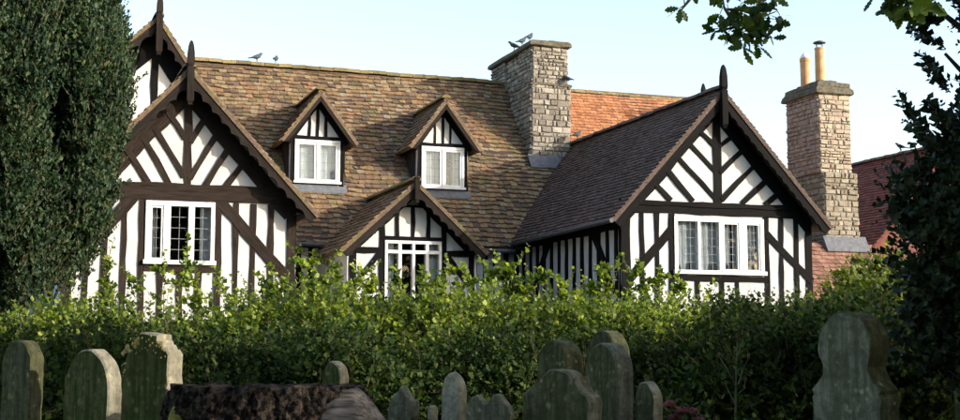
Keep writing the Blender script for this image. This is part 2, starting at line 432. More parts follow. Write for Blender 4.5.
def gable_roof(name, cx, az, half, tan, t0, t1, gauge, tw, mat, parent=HOUSE, seed=1, ridge=True, sides=(-1, 1), tback=None, rm='ridge'):
    """a roof whose ridge runs back from the gable; az = apex height of the tile surface, half = horizontal half width"""
    mb = MB(); cl = math.hypot(1, tan); sl = half * cl
    for sd in sides:
        V = Vector((-sd / cl, 0, tan / cl)); N = Vector((sd * tan / cl, 0, 1 / cl))
        O = Vector((cx + sd * half, t0, az - half * tan)); U = Vector((0, 1, 0))
        slope_deck(mb, O - N * .03, U, V, N, t1 - t0, sl - .02, .075, 0)
        tiles(mb, O - N * .045, U, V, N, t1 - t0, int(sl / gauge), gauge, tw, seed=seed + sd, sag=.02)
    o = mb.build(name, [mat, 'deck'], parent)
    if ridge:
        rb = MB(); ridge_run(rb, (cx, t0, az), (cx, t1, az), seed=seed); rb.build('ridge_tiles', rm, o)
    return o

def bargeboard(name, apex, sd, half, tan, w, y0, y1, scal, n, mat, parent, drop=.035):
    """sloping board under the verge from the apex down one side; its lower edge is cut into n scallops"""
    cl = math.hypot(1, tan); d = Vector((sd / cl, -tan / cl)); nn = Vector((-sd * tan / cl, -1 / cl))   # down the slope; inward
    L = half * cl; a = Vector(apex)
    P = lambda x, h: a + d * x + nn * h
    poly = [P(0, drop)]; poly.append(P(L, drop)); poly.append(P(L, drop + w * .75))
    steps = 6; pts = []
    x0 = w * .7 * tan * .55
    for i in range(n):
        for k in range(steps + (1 if i == n - 1 else 0)):
            f = k / steps; xx = x0 + (L - .12 - x0) * (1 - (i + f) / n)
            pts.append(P(xx, drop + w - scal * math.sin(math.pi * f) if scal else drop + w))
    poly += pts
    xm = (drop + w) / (nn.y if nn.y else 1)
    poly.append(Vector((a.x + .001 * sd, a.y - (drop + w) * cl)))
    poly.append(Vector((a.x + .001 * sd, a.y - drop * cl)))
    poly = poly[1:]
    if sd > 0: poly = poly[::-1]
    sdd = random.random() * 30
    gr = [((Vector(p) - a).dot(d) + sdd, (Vector(p) - a).dot(nn) + sdd, 0) for p in poly]
    mb = MB(); mb.prism([(p[0], p[1]) for p in poly], y0, y1, grain=gr)
    return mb.build(name, mat, parent)

def finial(cx, t, ztop, zbase, zpend, w, mat, parent):
    """turned gable post: spike above the apex and pendant below"""
    mb = MB(); h = w / 2
    prof = [(h * .9, zpend), (h * .55, zpend + .02), (h * 1.05, zpend + .08), (h * 1.05, zbase + .10), (h * .7, zbase + .13), (h * 1.1, zbase + .18), (h * 1.0, zbase + (ztop - zbase) * .62), (h * .75, ztop - .10), (h * .45, ztop - .03), (h * .1, ztop)]
    rings = []
    for r, z in prof: rings.append(mb.verts([(cx - r, t - r, z), (cx + r, t - r, z), (cx + r, t + r, z), (cx - r, t + r, z)], [(z, -r, 0), (z, r, 0), (z, r, .1), (z, -r, .1)]))
    for i in range(len(rings) - 1):
        for k in range(4): mb.face([rings[i] + k, rings[i] + (k + 1) % 4, rings[i + 1] + (k + 1) % 4, rings[i + 1] + k])
    mb.face([rings[0] + k for k in (3, 2, 1, 0)]); mb.face([rings[-1] + k for k in range(4)])
    return mb.build('finial', mat, parent)

def window(x0, x1, z0, z1, yf, lights, parent, grid=(2, 5), curtains=(), trans=None, outer=.055, sash=.045, casements=(), dark=True, birds=()):
    """white framed window in the wall whose face is at depth yf; lights = list of (x0,x1) of each light's opening"""
    fr = MB(); d0, d1 = yf - .05, yf + .09
    fr.box(x0, x1, d0, d1, z1 - outer * 1.25, z1); fr.box(x0 - .03, x1 + .03, d0 - .05, d1, z0, z0 + outer * 1.1)
    e = [x0] + [v for l in lights for v in l] + [x1]
    zt, zb = z1 - outer * 1.25, z0 + outer * 1.1
    for i in range(0, len(e), 2): fr.box(e[i], e[i + 1], d0 + .004, d1, zb, zt)
    rows = [(zb, zt)]
    if trans: rows = [(zb, trans - .035), (trans + .035, zt)]; fr.box(x0 + .01, x1 - .01, d0 + .008, d1 - .01, trans - .035, trans + .035)
    for i in casements:
        a, b = lights[i]
        for (za, zc) in rows:
            for q in ((a, a + sash, za, zc), (b - sash, b, za, zc), (a + sash, b - sash, za, za + sash), (a + sash, b - sash, zc - sash, zc)):
                fr.box(q[0] + (.001 if q[0] == a else 0), q[1], yf - .03, yf + .05, q[2], q[3])
    w = fr.build('window', 'white_paint', parent)
    gb = MB(); ci = []
    for i, (a, b) in enumerate(lights):
        for (za, zc) in rows:
            mg = sash if i in casements else 0
            p = MB(); p.box(a + mg - .003, b - mg + .003, yf + .012, yf + .018, za + mg - .003, zc - mg + .003); p.build('pane', 'glass', w)
            if grid:
                nx, nz = grid
                for k in range(1, nx):
                    xx = a + mg + (b - a - 2 * mg) * k / nx; gb.box(xx - .0042, xx + .0042, yf + .004, yf + .011, za + mg, zc - mg)
                for k in range(1, nz):
                    zz = za + mg + (zc - za - 2 * mg) * k / nz; gb.box(a + mg, b - mg, yf + .003, yf + .010, zz - .0042, zz + .0042)
    if grid: gb.build('glazing_bars', 'leadbar', w)
    # the room behind: a dark lined box, curtains hung just inside the glass
    rm = MB(); y2 = yf + 1.1; a, b, c, d = x0 - .15, x1 + .15, z0 - .1, z1 + .12; y1 = yf + .095
    rm.hexa([(a, y1, c), (b, y1, c), (b, y2, c), (a, y2, c), (a, y1, d), (b, y1, d), (b, y2, d), (a, y2, d)])
    rm.f.pop(2); rm.mi.pop(); rm.r.pop()
    rm.build('room_lining', 'room', w)
    for (ca, cb) in curtains:
        cm = MB(); n = max(6, int((cb - ca) / .03)); pr = None
        for k in range(n + 1):
            xx = ca + (cb - ca) * k / n; yy = yf + .115 + .012 * math.sin(k * 1.35 + ca) + .006 * math.sin(k * .6)
            q = cm.verts([(xx, yy, z0 + .05), (xx, yy + .01, z1 - .03)])
            if pr is not None: cm.face([pr, q, q + 1, pr + 1])
            pr = q
        cm.build('curtain', 'curtain', w, True)
    for (bx, bh) in birds:  # dark solids behind the glass imitating reflections in the panes
        ob = MB(); zb2 = z0 + .06
        ob.lathe([(.034, 0), (.036, .03), (.026, bh * .4), (.036, bh * .55), (.022, bh * .8), (.010, bh)], (bx, yf + .06, zb2), 8); ob.build('pane_silhouette', 'pane_silhouette', w, True)
    return w

def timber(kind, a, c, w, wall, mat, yf, proud=.022, thick=.08):
    if kind == 'strut': a = (a[0] + (a[0] - c[0]) / math.hypot(a[0] - c[0], a[1] - c[1]) * .16, a[1] + (a[1] - c[1]) / math.hypot(a[0] - c[0], a[1] - c[1]) * .16)
    mb = MB(); pr = proud + random.uniform(-.004, .006)
    if kind in ('brace', 'strut'): pr += .008
    if kind in ('tie_beam', 'sill_beam', 'eaves_beam'): pr += .014
    mb.beam(a, c, w, yf - pr, yf + thick); return mb.build(kind, mat, wall)

def gable_wall(cx, half, z0, ze, zap, yf, thick, openings, name='gable_wall'):
    """plaster wall with a pointed top and rectangular openings (x0,x1,z0,z1), built as strips so the windows are real holes"""
    mb = MB(); xs = sorted(set([cx - half, cx, cx + half] + [v for o in openings for v in o[:2]]))
    top = lambda x: zap - (zap - ze) * abs(x - cx) / half
    for a, b in zip(xs, xs[1:]):
        m = (a + b) / 2; ops = [o for o in openings if o[0] <= m <= o[1]]
        if ops:
            o = ops[0]; mb.prism([(a, z0), (b, z0), (b, o[2]), (a, o[2])], yf, yf + thick)
            mb.prism([(a, o[3]), (b, o[3]), (b, top(b)), (a, top(a))], yf, yf + thick)
        else: mb.prism([(a, z0), (b, z0), (b, top(b)), (a, top(a))], yf, yf + thick)
    return mb.build(name, 'plaster', HOUSE)

ZB = 1.9      # foot of the walls, below the bank
TB, TK = 'timber_brown', 'timber_black'

# ---- left wing: brown framed gable
def left_wing():
    cx, yf = -10.93, .4
    W = gable_wall(cx, 2.06, ZB, 4.52, 6.72, yf, .25, [(-11.64, -10.39, 3.33, 4.49)])
    T = lambda k, a, c, w: timber(k, a, c, w, W, TB, yf)
    T('king_post', (-10.92, 6.6), (-10.90, 4.8), .135)
    for a, c in (((-11.20, 6.02), (-10.95, 5.66)), ((-11.42, 5.70), (-10.95, 4.95)), ((-11.63, 5.50), (-11.22, 4.80)), ((-11.90, 5.28), (-11.59, 4.80)),
                 ((-10.63, 6.02), (-10.88, 5.60)), ((-10.42, 5.71), (-10.86, 4.92)), ((-10.21, 5.44), (-10.58, 4.80)), ((-9.94, 5.17), (-10.20, 4.80))): T('strut', a, c, .105)
    cl = math.hypot(1, 1.07)
    for sd in (-1, 1):   # principal rafters just inside the bargeboards
        T('rafter', (cx + sd * .0, 6.53), (cx + sd * 1.95, 6.53 - 1.95 * 1.135), .30)
    T('tie_beam', (-13.0, 4.665), (-8.87, 4.665), .31)
    for x, w in ((-11.70, .115), (-10.33, .115)): T('post', (x, 4.52), (x + .02, ZB), w)
    T('sill_beam', (-11.65, 3.265), (-10.38, 3.255), .11)
    for x in (-11.36, -11.0, -10.67): T('stud', (x, 3.21), (x, ZB), .105)
    for x, t in ((-12.02, 4.5), (-12.34, 4.5), (-12.67, 4.5), (-10.0, 4.5), (-9.68, 4.5), (-9.345, 4.5)): T('stud', (x, t), (x + .01, ZB), .105)
    T('brace', (-11.80, 4.60), (-13.0, 3.20), .20); T('brace', (-10.30, 4.52), (-9.0, 3.10), .19)
    T('corner_post', (-12.98, 4.52), (-12.98, ZB), .20); T('corner_post', (-8.955, 4.52), (-8.955, ZB), .17)
    window(-11.64, -10.39, 3.33, 4.49, yf, [(-11.56, -11.32), (-11.19, -10.87), (-10.76, -10.46)], HOUSE, (2, 5), curtains=[(-11.6, -11.45), (-10.64, -10.40)], casements=(0,), outer=.07, sash=.04)
    s = MB()                                   # side walls of the wing
    s.box(-9.06, -8.875, .66, 5.6, ZB, 4.5); s.build('side_wall', 'plaster', HOUSE); s = MB(); s.box(-12.985, -12.8, .66, 6.2, ZB, 4.5); s.build('side_wall', 'plaster', HOUSE)
    gable_roof('wing_roof', -10.95, 6.97, 2.47, TAN, -.02, 6.1, .165, .20, 'tile_main', seed=21)
    for sd in (-1, 1): bargeboard('bargeboard', (-10.95, 6.90), sd, 2.42, TAN, .19, 0.0, .06, .055, 13, 'barge', HOUSE)
    finial(-10.95, -.05, 7.42, 6.80, 6.22, .12, 'barge', HOUSE)
    for sd in (-1, 1):                         # eaves soffit boards
        b = MB(); x = -10.95 + sd * 2.25; b.box(x - .22, x + .22, .07, 6.0, 4.30, 4.33); b.build('soffit', TB, HOUSE)
left_wing()

# ---- taller gable standing behind the left wing
def rear_gable():
    cx, yf = -10.95, 6.0
    W = gable_wall(cx, 1.0, 5.2, 7.4, 8.95, yf, .25, []) ; w2 = MB(); w2.prism([(cx - 2.6, 5.2), (cx - 1.0, 5.2), (cx - 1.0, 8.0), (cx - 2.6, 6.5)], yf, yf + .25); w2.build('gable_wall', 'plaster', HOUSE)
    T = lambda k, a, c, w: timber(k, a, c, w, W, TK, yf)
    T('king_post', (cx - .03, 8.9), (cx - .03, 6.6), .17)
    T('rafter', (cx - .02, 8.72), (cx - 2.2, 8.72 - 2.2 * .92), .42); T('rafter', (cx + .02, 8.66), (cx + 1.0, 8.66 - 1.0 * 1.5), .40)
    T('stud', (cx - .70, 8.2), (cx - .70, 6.2), .12); T('stud', (cx - 1.3, 7.6), (cx - 1.3, 6.2), .12); T('stud', (cx + .62, 8.0), (cx + .62, 6.2), .12)
    T('tie_beam', (cx - 2.4, 6.75), (cx + 1.0, 6.75), .26)
    gable_roof('cross_wing_roof', cx, 9.30, 3.0, .92, 5.58, 13.5, .165, .20, 'tile_main', seed=31, sides=(-1,))
    gable_roof('cross_wing_roof', cx, 9.30, 1.12, 1.5, 5.58, 9.6, .165, .20, 'tile_main', seed=32, sides=(1,), ridge=False)
    bargeboard('bargeboard', (cx, 9.23), -1, 2.95, .92, .20, 5.6, 5.66, .07, 11, 'barge', HOUSE); bargeboard('bargeboard', (cx, 9.23), 1, 1.12, 1.5, .20, 5.6, 5.66, .07, 6, 'barge', HOUSE)
    finial(cx, 5.54, 9.75, 9.15, 8.35, .13, 'barge', HOUSE)
    b = MB(); b.box(cx - 2.58, cx + 1.0, 6.3, 13.2, ZB, 6.0); b.build('rear_wall', 'plaster', HOUSE)
rear_gable()

# ---- main range: long tiled roof, eaves at t 5.66
MTAN = math.tan(rad(47.5)); MC = math.hypot(1, MTAN)
def zroof(t): return 4.4 + MTAN * (t - 5.66)
RT, RZ = 10.14, 4.4 + MTAN * (10.14 - 5.66)
def main_range():
    sl = (RT - 5.56) * MC; V = Vector((0, 1 / MC, MTAN / MC)); N = Vector((0, -MTAN / MC, 1 / MC))
    mb = MB(); x0, xs, x1 = -10.6, -.45, 5.2
    O = Vector((x0, 5.56, zroof(5.56)))
    slope_deck(mb, O - N * .03, (1, 0, 0), V, N, x1 - x0, sl, .1, 1)
    def hole(x, y):                 # leave the tiles out under dormers and wings
        s = x0 + x; t = 5.56 + y / MC
        for dc in (-7.05, -3.9):
            if abs(s - dc) < .55 and 6.95 < t < 8.2: return True
        return -1.0 < s < -.12 and 8.0 < t
    tiles(mb, O - N * .045, (1, 0, 0), V, N, xs - x0, int(sl / .168), 168/1000, .185, thick=.03, seed=4, sag=.05, jit=1.8, hole=hole)
    mb.build('main_roof', ['tile_main', 'deck'], HOUSE)
    mo = MB(); O2 = Vector((xs + .002, 5.56, zroof(5.56)))
    tiles(mo, O2 - N * .05, (1, 0, 0), V, N, x1 - xs, int((sl - .1) / .135), .135, .17, seed=9, sag=.012, jit=.5, hole=lambda x, y: x < .40 and y > 2.4 * MC)
    mo.build('tile_patch', 'tile_orange', HOUSE)
    bk = MB(); slope_deck(bk, Vector((x1, 2 * RT - 5.56, zroof(5.56))) - Vector((0, MTAN / MC, 1 / MC)) * .03, (-1, 0, 0), Vector((0, -1 / MC, MTAN / MC)), Vector((0, MTAN / MC, 1 / MC)), x1 - x0, sl, .1, 0)
    bk.build('rear_roof', 'tile_main', HOUSE)
    rb = MB(); ridge_run(rb, (-9.6, RT, RZ + .0), (xs - .7, RT, RZ - .03), .14, .36, seed=5); rb.build('ridge_tiles', 'ridge', HOUSE); rb = MB(); ridge_run(rb, (xs + .5, RT, RZ - .10), (x1, RT, RZ - .14), .11, .33, seed=6); rb.build('ridge_tiles', 'ridge', HOUSE)
    w = MB(); w.box(-8.6, 5.1, 5.95, 6.2, ZB, 4.55); w.box(4.85, 5.1, 6.2, 14.2, ZB, 4.55); w.box(-8.6, 5.1, 14.2, 14.4, ZB, 4.55)
    w.prism([(0, 0), (1, 0), (1, .01), (0, .01)], 20, 20.01) if False else None
    W = w.build('main_wall', 'plaster', HOUSE)
    e = MB(); p = e.verts([(4.9, 6.2, 4.5), (4.9, 14.1, 4.5), (4.9, RT, RZ - .2), (5.08, 6.2, 4.5), (5.08, 14.1, 4.5), (5.08, RT, RZ - .2)])
    for q in ((0, 2, 1), (3, 4, 5), (0, 3, 5, 2), (1, 2, 5, 4), (0, 1, 4, 3)): e.face([p + i for i in q])
    e.build('end_gable', 'plaster', HOUSE)
    for x in np.arange(-8.45, -7.2, .27): timber('stud', (x, 4.4), (x, ZB), .12, W, TK, 5.95)
    for x in np.arange(-3.9, -2.2, .27): timber('stud', (x, 4.4), (x, ZB), .12, W, TK, 5.95)
    timber('eaves_beam', (-8.5, 4.28), (-2.1, 4.28), .2, W, TK, 5.95)
    g = MB(); g.tube([(-8.4, 5.48, 4.22), (-2.5, 5.48, 4.18)], .055, 8); g.build('gutter', 'metal', HOUSE)
    finial(5.25, RT, 9.72, 9.25, 8.9, .11, TK, HOUSE)
    # white window on the recessed wall beside the right wing
    window(-3.45, -2.75, 2.7, 4.0, 5.95, [(-3.38, -3.13), (-3.07, -2.82)], HOUSE, None, curtains=[(-3.38, -2.82)], outer=.06)
    p = MB(); p.tube([(-2.92, 5.45, 4.12), (-2.86, 5.6, 4.0), (-2.84, 5.85, 3.85), (-2.84, 5.85, ZB)], .045, 8); p.build('drainpipe', 'gutter', HOUSE)
main_range()

# ---- dormers
def dormer(cx, seed):
    yf = 6.8; hw_, ze, za = .66, 6.86, 7.86
    d = MB()
    x0, x1 = cx - .55, cx + .55
    # cheeks (their feet follow the roof) and the little gable above the window
    for sd in (-1, 1):
        a = cx + sd * hw_; b = cx + sd * (hw_ - .09)
        tb = 5.66 + (ze - 4.4) / MTAN
        i = d.verts([(a, yf, zroof(yf) - .15), (a, tb, ze), (a, yf, ze), (b, yf, zroof(yf) - .15), (b, tb, ze), (b, yf, ze)])
        for q in ((0, 1, 2), (5, 4, 3), (0, 2, 5, 3), (1, 0, 3, 4), (2, 1, 4, 5)): d.face([i + k for k in q])
    d.prism([(cx - hw_, ze - .03), (cx + hw_, ze - .03), (cx + hw_, ze + .03), (cx, za), (cx - hw_, ze + .03)], yf, yf + .1)
    d.box(cx - hw_ + .09, x0, yf, yf + .09, 5.55, ze - .03); d.box(x1, cx + hw_ - .09, yf, yf + .09, 5.55, ze - .03)
    D = d.build('dormer', 'plaster', HOUSE)
    T = lambda k, a, c, w: timber(k, a, c, w, D, TK, yf, .02, .05)
    for sd in (-1, 1):
        T('post', (cx + sd * .60, 6.86), (cx + sd * .60, 5.6), .10)
        T('rafter', (cx + sd * .02, 7.72), (cx + sd * .72, 7.72 - .72 * 1.33), .13)
        T('stud', (cx + sd * .20, 7.50), (cx + sd * .20, 6.9), .05)
        bargeboard('bargeboard', (cx, 8.0), sd, .92, 1.32, .13, 6.50, 6.545, 0, 4, 'barge', D, .03)
    T('stud', (cx, 7.75), (cx, 6.9), .06); T('eaves_beam', (cx - .68, 6.88), (cx + .68, 6.88), .09)
    t1 = 5.66 + (8.03 - 4.4) / MTAN + .05
    gable_roof('dormer_roof', cx, 8.04, .96, 1.32, 6.49, t1, .15, .19, 'tile_main', D, seed, True)
    l = MB(); zf = zroof(6.72)
    l.hexa([(cx - .70, 6.69, zroof(6.69) + .03), (cx + .72, 6.69, zroof(6.69) + .03), (cx + .72, 6.79, 5.73), (cx - .70, 6.79, 5.73), (cx - .70, 6.69, zroof(6.69) + .05), (cx + .72, 6.69, zroof(6.69) + .05), (cx + .72, 6.79, 5.765), (cx - .70, 6.79, 5.765)])
    l.build('flashing', 'lead', D)
    window(x0, x1, 5.78, 6.83, yf, [(x0 + .05, cx - .02), (cx + .02, x1 - .05)], HOUSE, (2, 4) if seed == 41 else (3, 4), curtains=[(x0 + .03, cx - .04)] + ([(cx + .1, x1 - .05)] if seed == 41 else [(cx + .30, x1 - .05)]), casements=(0, 1), outer=.05, sash=.055)
dormer(-7.05, 41); dormer(-3.9, 51)

# ---- porch gable in the middle
def porch():
    cx, yf = -5.73, 3.2
    W = gable_wall(cx, 1.45, ZB, 3.95, 5.2, yf, .2, [(-6.36, -5.09, 2.75, 4.15)])
    T = lambda k, a, c, w: timber(k, a, c, w, W, TK, yf)
    T('collar_beam', (-6.15, 4.90), (-5.30, 4.90), .07)
    for x in (-6.08, -5.73, -5.38): T('stud', (x, 4.88), (x, 4.22), .08)
    T('post', (-6.42, 4.62), (-6.42, ZB), .12); T('post', (-5.03, 4.62), (-5.03, ZB), .12)
    T('tie_beam', (-6.42, 4.20), (-5.03, 4.20), .09)
    T('eaves_beam', (-7.12, 3.93), (-6.46, 3.93), .12); T('eaves_beam', (-4.98, 3.90), (-4.34, 3.90), .12)
    T('brace', (-6.47, 3.86), (-6.98, 3.25), .10); T('brace', (-4.95, 3.84), (-4.45, 3.2), .10)
    T('corner_post', (-7.05, 3.95), (-7.05, ZB), .16); T('corner_post', (-4.39, 3.95), (-4.39, ZB), .14)
    for sd in (-1, 1): T('rafter', (cx + sd * .02, 5.12), (cx + sd * 1.4, 5.12 - 1.38 * .91), .13)
    lt = [(-6.30, -6.06), (-5.99, -5.75), (-5.69, -5.45), (-5.38, -5.15)]
    window(-6.36, -5.09, 2.75, 4.15, yf, lt, HOUSE, None, curtains=[(-6.33, -6.12), (-5.72, -5.64), (-5.34, -5.11)], trans=3.91, outer=.05)
    gable_roof('porch_roof', -5.78, 5.44, 1.66, .915, 2.76, 6.75, .165, .20, 'tile_main', seed=61)
    for sd in (-1, 1): bargeboard('bargeboard', (-5.78, 5.38), sd, 1.63, .915, .20, 2.78, 2.84, .05, 9, 'barge', HOUSE)
    finial(-5.78, 2.74, 5.52, 5.30, 4.93, .10, 'barge', HOUSE)
    s = MB(); s.box(-7.18, -7.0, 3.42, 5.95, ZB, 3.9); s.build('side_wall', 'plaster', HOUSE); s = MB(); s.box(-4.46, -4.28, 3.42, 5.95, ZB, 3.9); s.build('side_wall', 'plaster', HOUSE)
porch()

# ---- right wing: black framed gable with a close studded side
def right_wing():
    cx, yf = .15, .4
    W = gable_wall(cx, 2.27, ZB, 4.55, 7.0, yf, .25, [(-.91, 1.22, 3.38, 4.58)])
    T = lambda k, a, c, w: timber(k, a, c, w, W, TK, yf)
    T('king_post', (.15, 6.9), (.14, 4.86), .17)
    for a, c in (((-1.31, 5.22), (-.97, 4.90)), ((-1.0, 5.50), (-.45, 4.90)), ((-.76, 5.81), (.08, 4.98)), ((-.50, 6.12), (.1, 5.57)), ((-.23, 6.37), (.1, 6.12)),
                 ((.60, 6.43), (.2, 6.10)), ((.83, 6.10), (.2, 5.54)), ((1.10, 5.79), (.22, 4.96)), ((1.38, 5.48), (.72, 4.90)), ((1.70, 5.23), (1.28, 4.90))): T('strut', a, c, .10)
    for sd in (-1, 1): T('rafter', (.1 + sd * .02, 6.87), (.1 + sd * 2.25, 6.87 - 2.23 * 1.085), .28)
    T('tie_beam', (-2.12, 4.765), (2.42, 4.765), .27); 
    tm = MB(); tm.beam((-1.75, 4.83), (2.05, 4.83), .07, yf - .062, yf); tm.build('moulding', TK, W)
    T('corner_post', (-2.02, 4.63), (-2.02, ZB), .21); T('corner_post', (2.33, 4.63), (2.33, ZB), .17)
    for x in (-1.645, -1.305, 1.655, 2.02): T('stud', (x, 4.63), (x, ZB), .105)
    for x in (-.965, 1.30): T('post', (x, 4.63), (x, ZB), .115)
    T('sill_beam', (-.93, 3.30), (1.26, 3.30), .11)
    for x in (-.38, .205, .565): T('stud', (x, 3.25), (x, ZB), .10)
    T('brace', (-.96, 4.30), (-1.98, 3.20), .18); T('brace', (1.30, 4.26), (2.40, 3.28), .16)
    window(-.91, 1.22, 3.38, 4.58, yf, [(-.83, -.36), (-.30, .14), (.24, .62), (.78, 1.13)], HOUSE, (3, 6), curtains=[(-.86, -.33), (-.33, .18), (.2, .5), (.55, .66), (.8, 1.16)], casements=(2, 3), outer=.075, sash=.035,
           birds=[(-.75, .13), (-.5, .2), (.02, .18), (.3, .3), (.43, .22), (.9, .3), (1.02, .2)])  # silhouettes standing for reflected shapes
    # side wall in shade
    s = MB(); s.box(-2.12, -1.9, .66, 6.2, ZB, 4.55); S = s.build('side_wall', 'plaster', HOUSE)
    def sidebar(kind, a, c, w, pr=.03):
        mb = MB(); mb.beam(a, c, w, -pr, .05)
        mb.v = [(-2.12 + y, x, z) for x, y, z in mb.v]; mb.f = [f[::-1] for f in mb.f]; mb.build(kind, TK, S)
    for k in range(13): sidebar('stud', (.60 + k * .435, 4.4), (.60 + k * .435, ZB), .135)
    sidebar('eaves_beam', (.45, 4.38), (6.0, 4.38), .2, .045); sidebar('brace', (1.75, 4.35), (.72, 3.0), .18, .05); sidebar('brace', (4.2, 4.35), (5.3, 3.1), .18, .05)
    e = MB(); e.box(2.2, 2.42, .66, 6.2, ZB, 4.55); e.build('side_wall', 'plaster', HOUSE)
    gable_roof('wing_roof', .1, 7.30, 2.62, 1.09, -.02, 8.5, .115, .165, 'tile_dark', seed=71, rm='tile_dark')
    for sd in (-1, 1): bargeboard('bargeboard', (.1, 7.23), sd, 2.58, 1.09, .20, 0.0, .06, .03, 16, TK, HOUSE)
    finial(.08, -.05, 7.78, 7.12, 6.42, .125, TK, HOUSE)
    g = MB(); g.tube([(-2.52, -.02, 4.40), (-2.52, 5.7, 4.36)], .05, 8); g.build('gutter', 'metal', HOUSE)
right_wing()

# ---- stone chimneys
def stone_box(mb, x0, x1, y0, y1, z0, z1, ch, sw, seed, mi=0, core=1, bias=None):
    """coursed rubble: a mortar core with raised irregular stones on its four faces"""
    rg = random.Random(seed)
    mb.box(x0 + .012, x1 - .012, y0 + .012, y1 - .012, z0, z1 - .001, core)
    faces = [((x0, y0), (1, 0), x1 - x0, (0, -1)), ((x0, y1), (0, -1), y1 - y0, (-1, 0)), ((x1, y0), (0, 1), y1 - y0, (1, 0)), ((x1, y1), (-1, 0), x1 - x0, (0, 1))]
    for (ox, oy), (ux, uy), L, (nx, ny) in faces:
        z = z0
        while z < z1 - .02:
            h = min(ch * rg.uniform(.6, 1.5), z1 - z)
            if z1 - z - h < ch * .4: h = z1 - z
            x = 0
            while x < L - .01:
                w = sw * rg.choice((.5, .7, .9, 1.1, 1.5, 1.9)) * rg.uniform(.85, 1.15)
                if L - x - w < sw * .45: w = L - x
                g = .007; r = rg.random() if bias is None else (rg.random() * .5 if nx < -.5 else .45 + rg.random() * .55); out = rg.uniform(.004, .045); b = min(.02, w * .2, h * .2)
                def Q(a, c, o): return (ox + ux * a + nx * o, oy + uy * a + ny * o, c)
                j = lambda: rg.uniform(-.016, .016)
                lo = [Q(x + g + j() * .6, z + g + j() * .6, 0), Q(x + w - g + j() * .6, z + g + j() * .6, 0), Q(x + w - g + j() * .6, z + h - g + j() * .6, 0), Q(x + g + j() * .6, z + h - g + j() * .6, 0)]
                hi = [Q(x + g + b + j(), z + g + b + j(), out + j() * .6), Q(x + w - g - b + j(), z + g + b + j(), out + j() * .6), Q(x + w - g - b + j(), z + h - g - b + j(), out + j() * .6), Q(x + g + b + j(), z + h - g - b + j(), out + j() * .6)]
                i = mb.verts(lo + hi)
                mb.face([i + 4, i + 5, i + 6, i + 7], mi, r)
                for q in range(4): mb.face([i + q, i + (q + 1) % 4, i + 4 + (q + 1) % 4, i + 4 + q], mi, r)
                x += w
            z += h

def rough_slab(mb, x0, x1, y0, y1, z0, z1, taper=.0, seed=1, mi=0, n=7):
    rg = random.Random(seed); lv = [(z0, .03), (z0 + (z1 - z0) * .15, 0), (z0 + (z1 - z0) * .7, .01), (z1, .05 + taper)]; rings = []
    def ring(z, ins):
        p = []
        a, b, c, d = x0 + ins, x1 - ins, y0 + ins, y1 - ins
        for k in range(n): p.append((a + (b - a) * k / n, c))
        for k in range(n): p.append((b, c + (d - c) * k / n))
        for k in range(n): p.append((b - (b - a) * k / n, d))
        for k in range(n): p.append((a, d - (d - c) * k / n))
        return mb.verts([(q[0] + rg.uniform(-.012, .012), q[1] + rg.uniform(-.012, .012), z + rg.uniform(-.012, .012)) for q in p])
    rings = [ring(z, i) for z, i in lv]; m = 4 * n
    for i in range(3):
        for k in range(m): mb.face([rings[i] + k, rings[i] + (k + 1) % m, rings[i + 1] + (k + 1) % m, rings[i + 1] + k], mi)
    mb.face([rings[0] + k for k in reversed(range(m))], mi); mb.face([rings[3] + k for k in range(m)], mi)

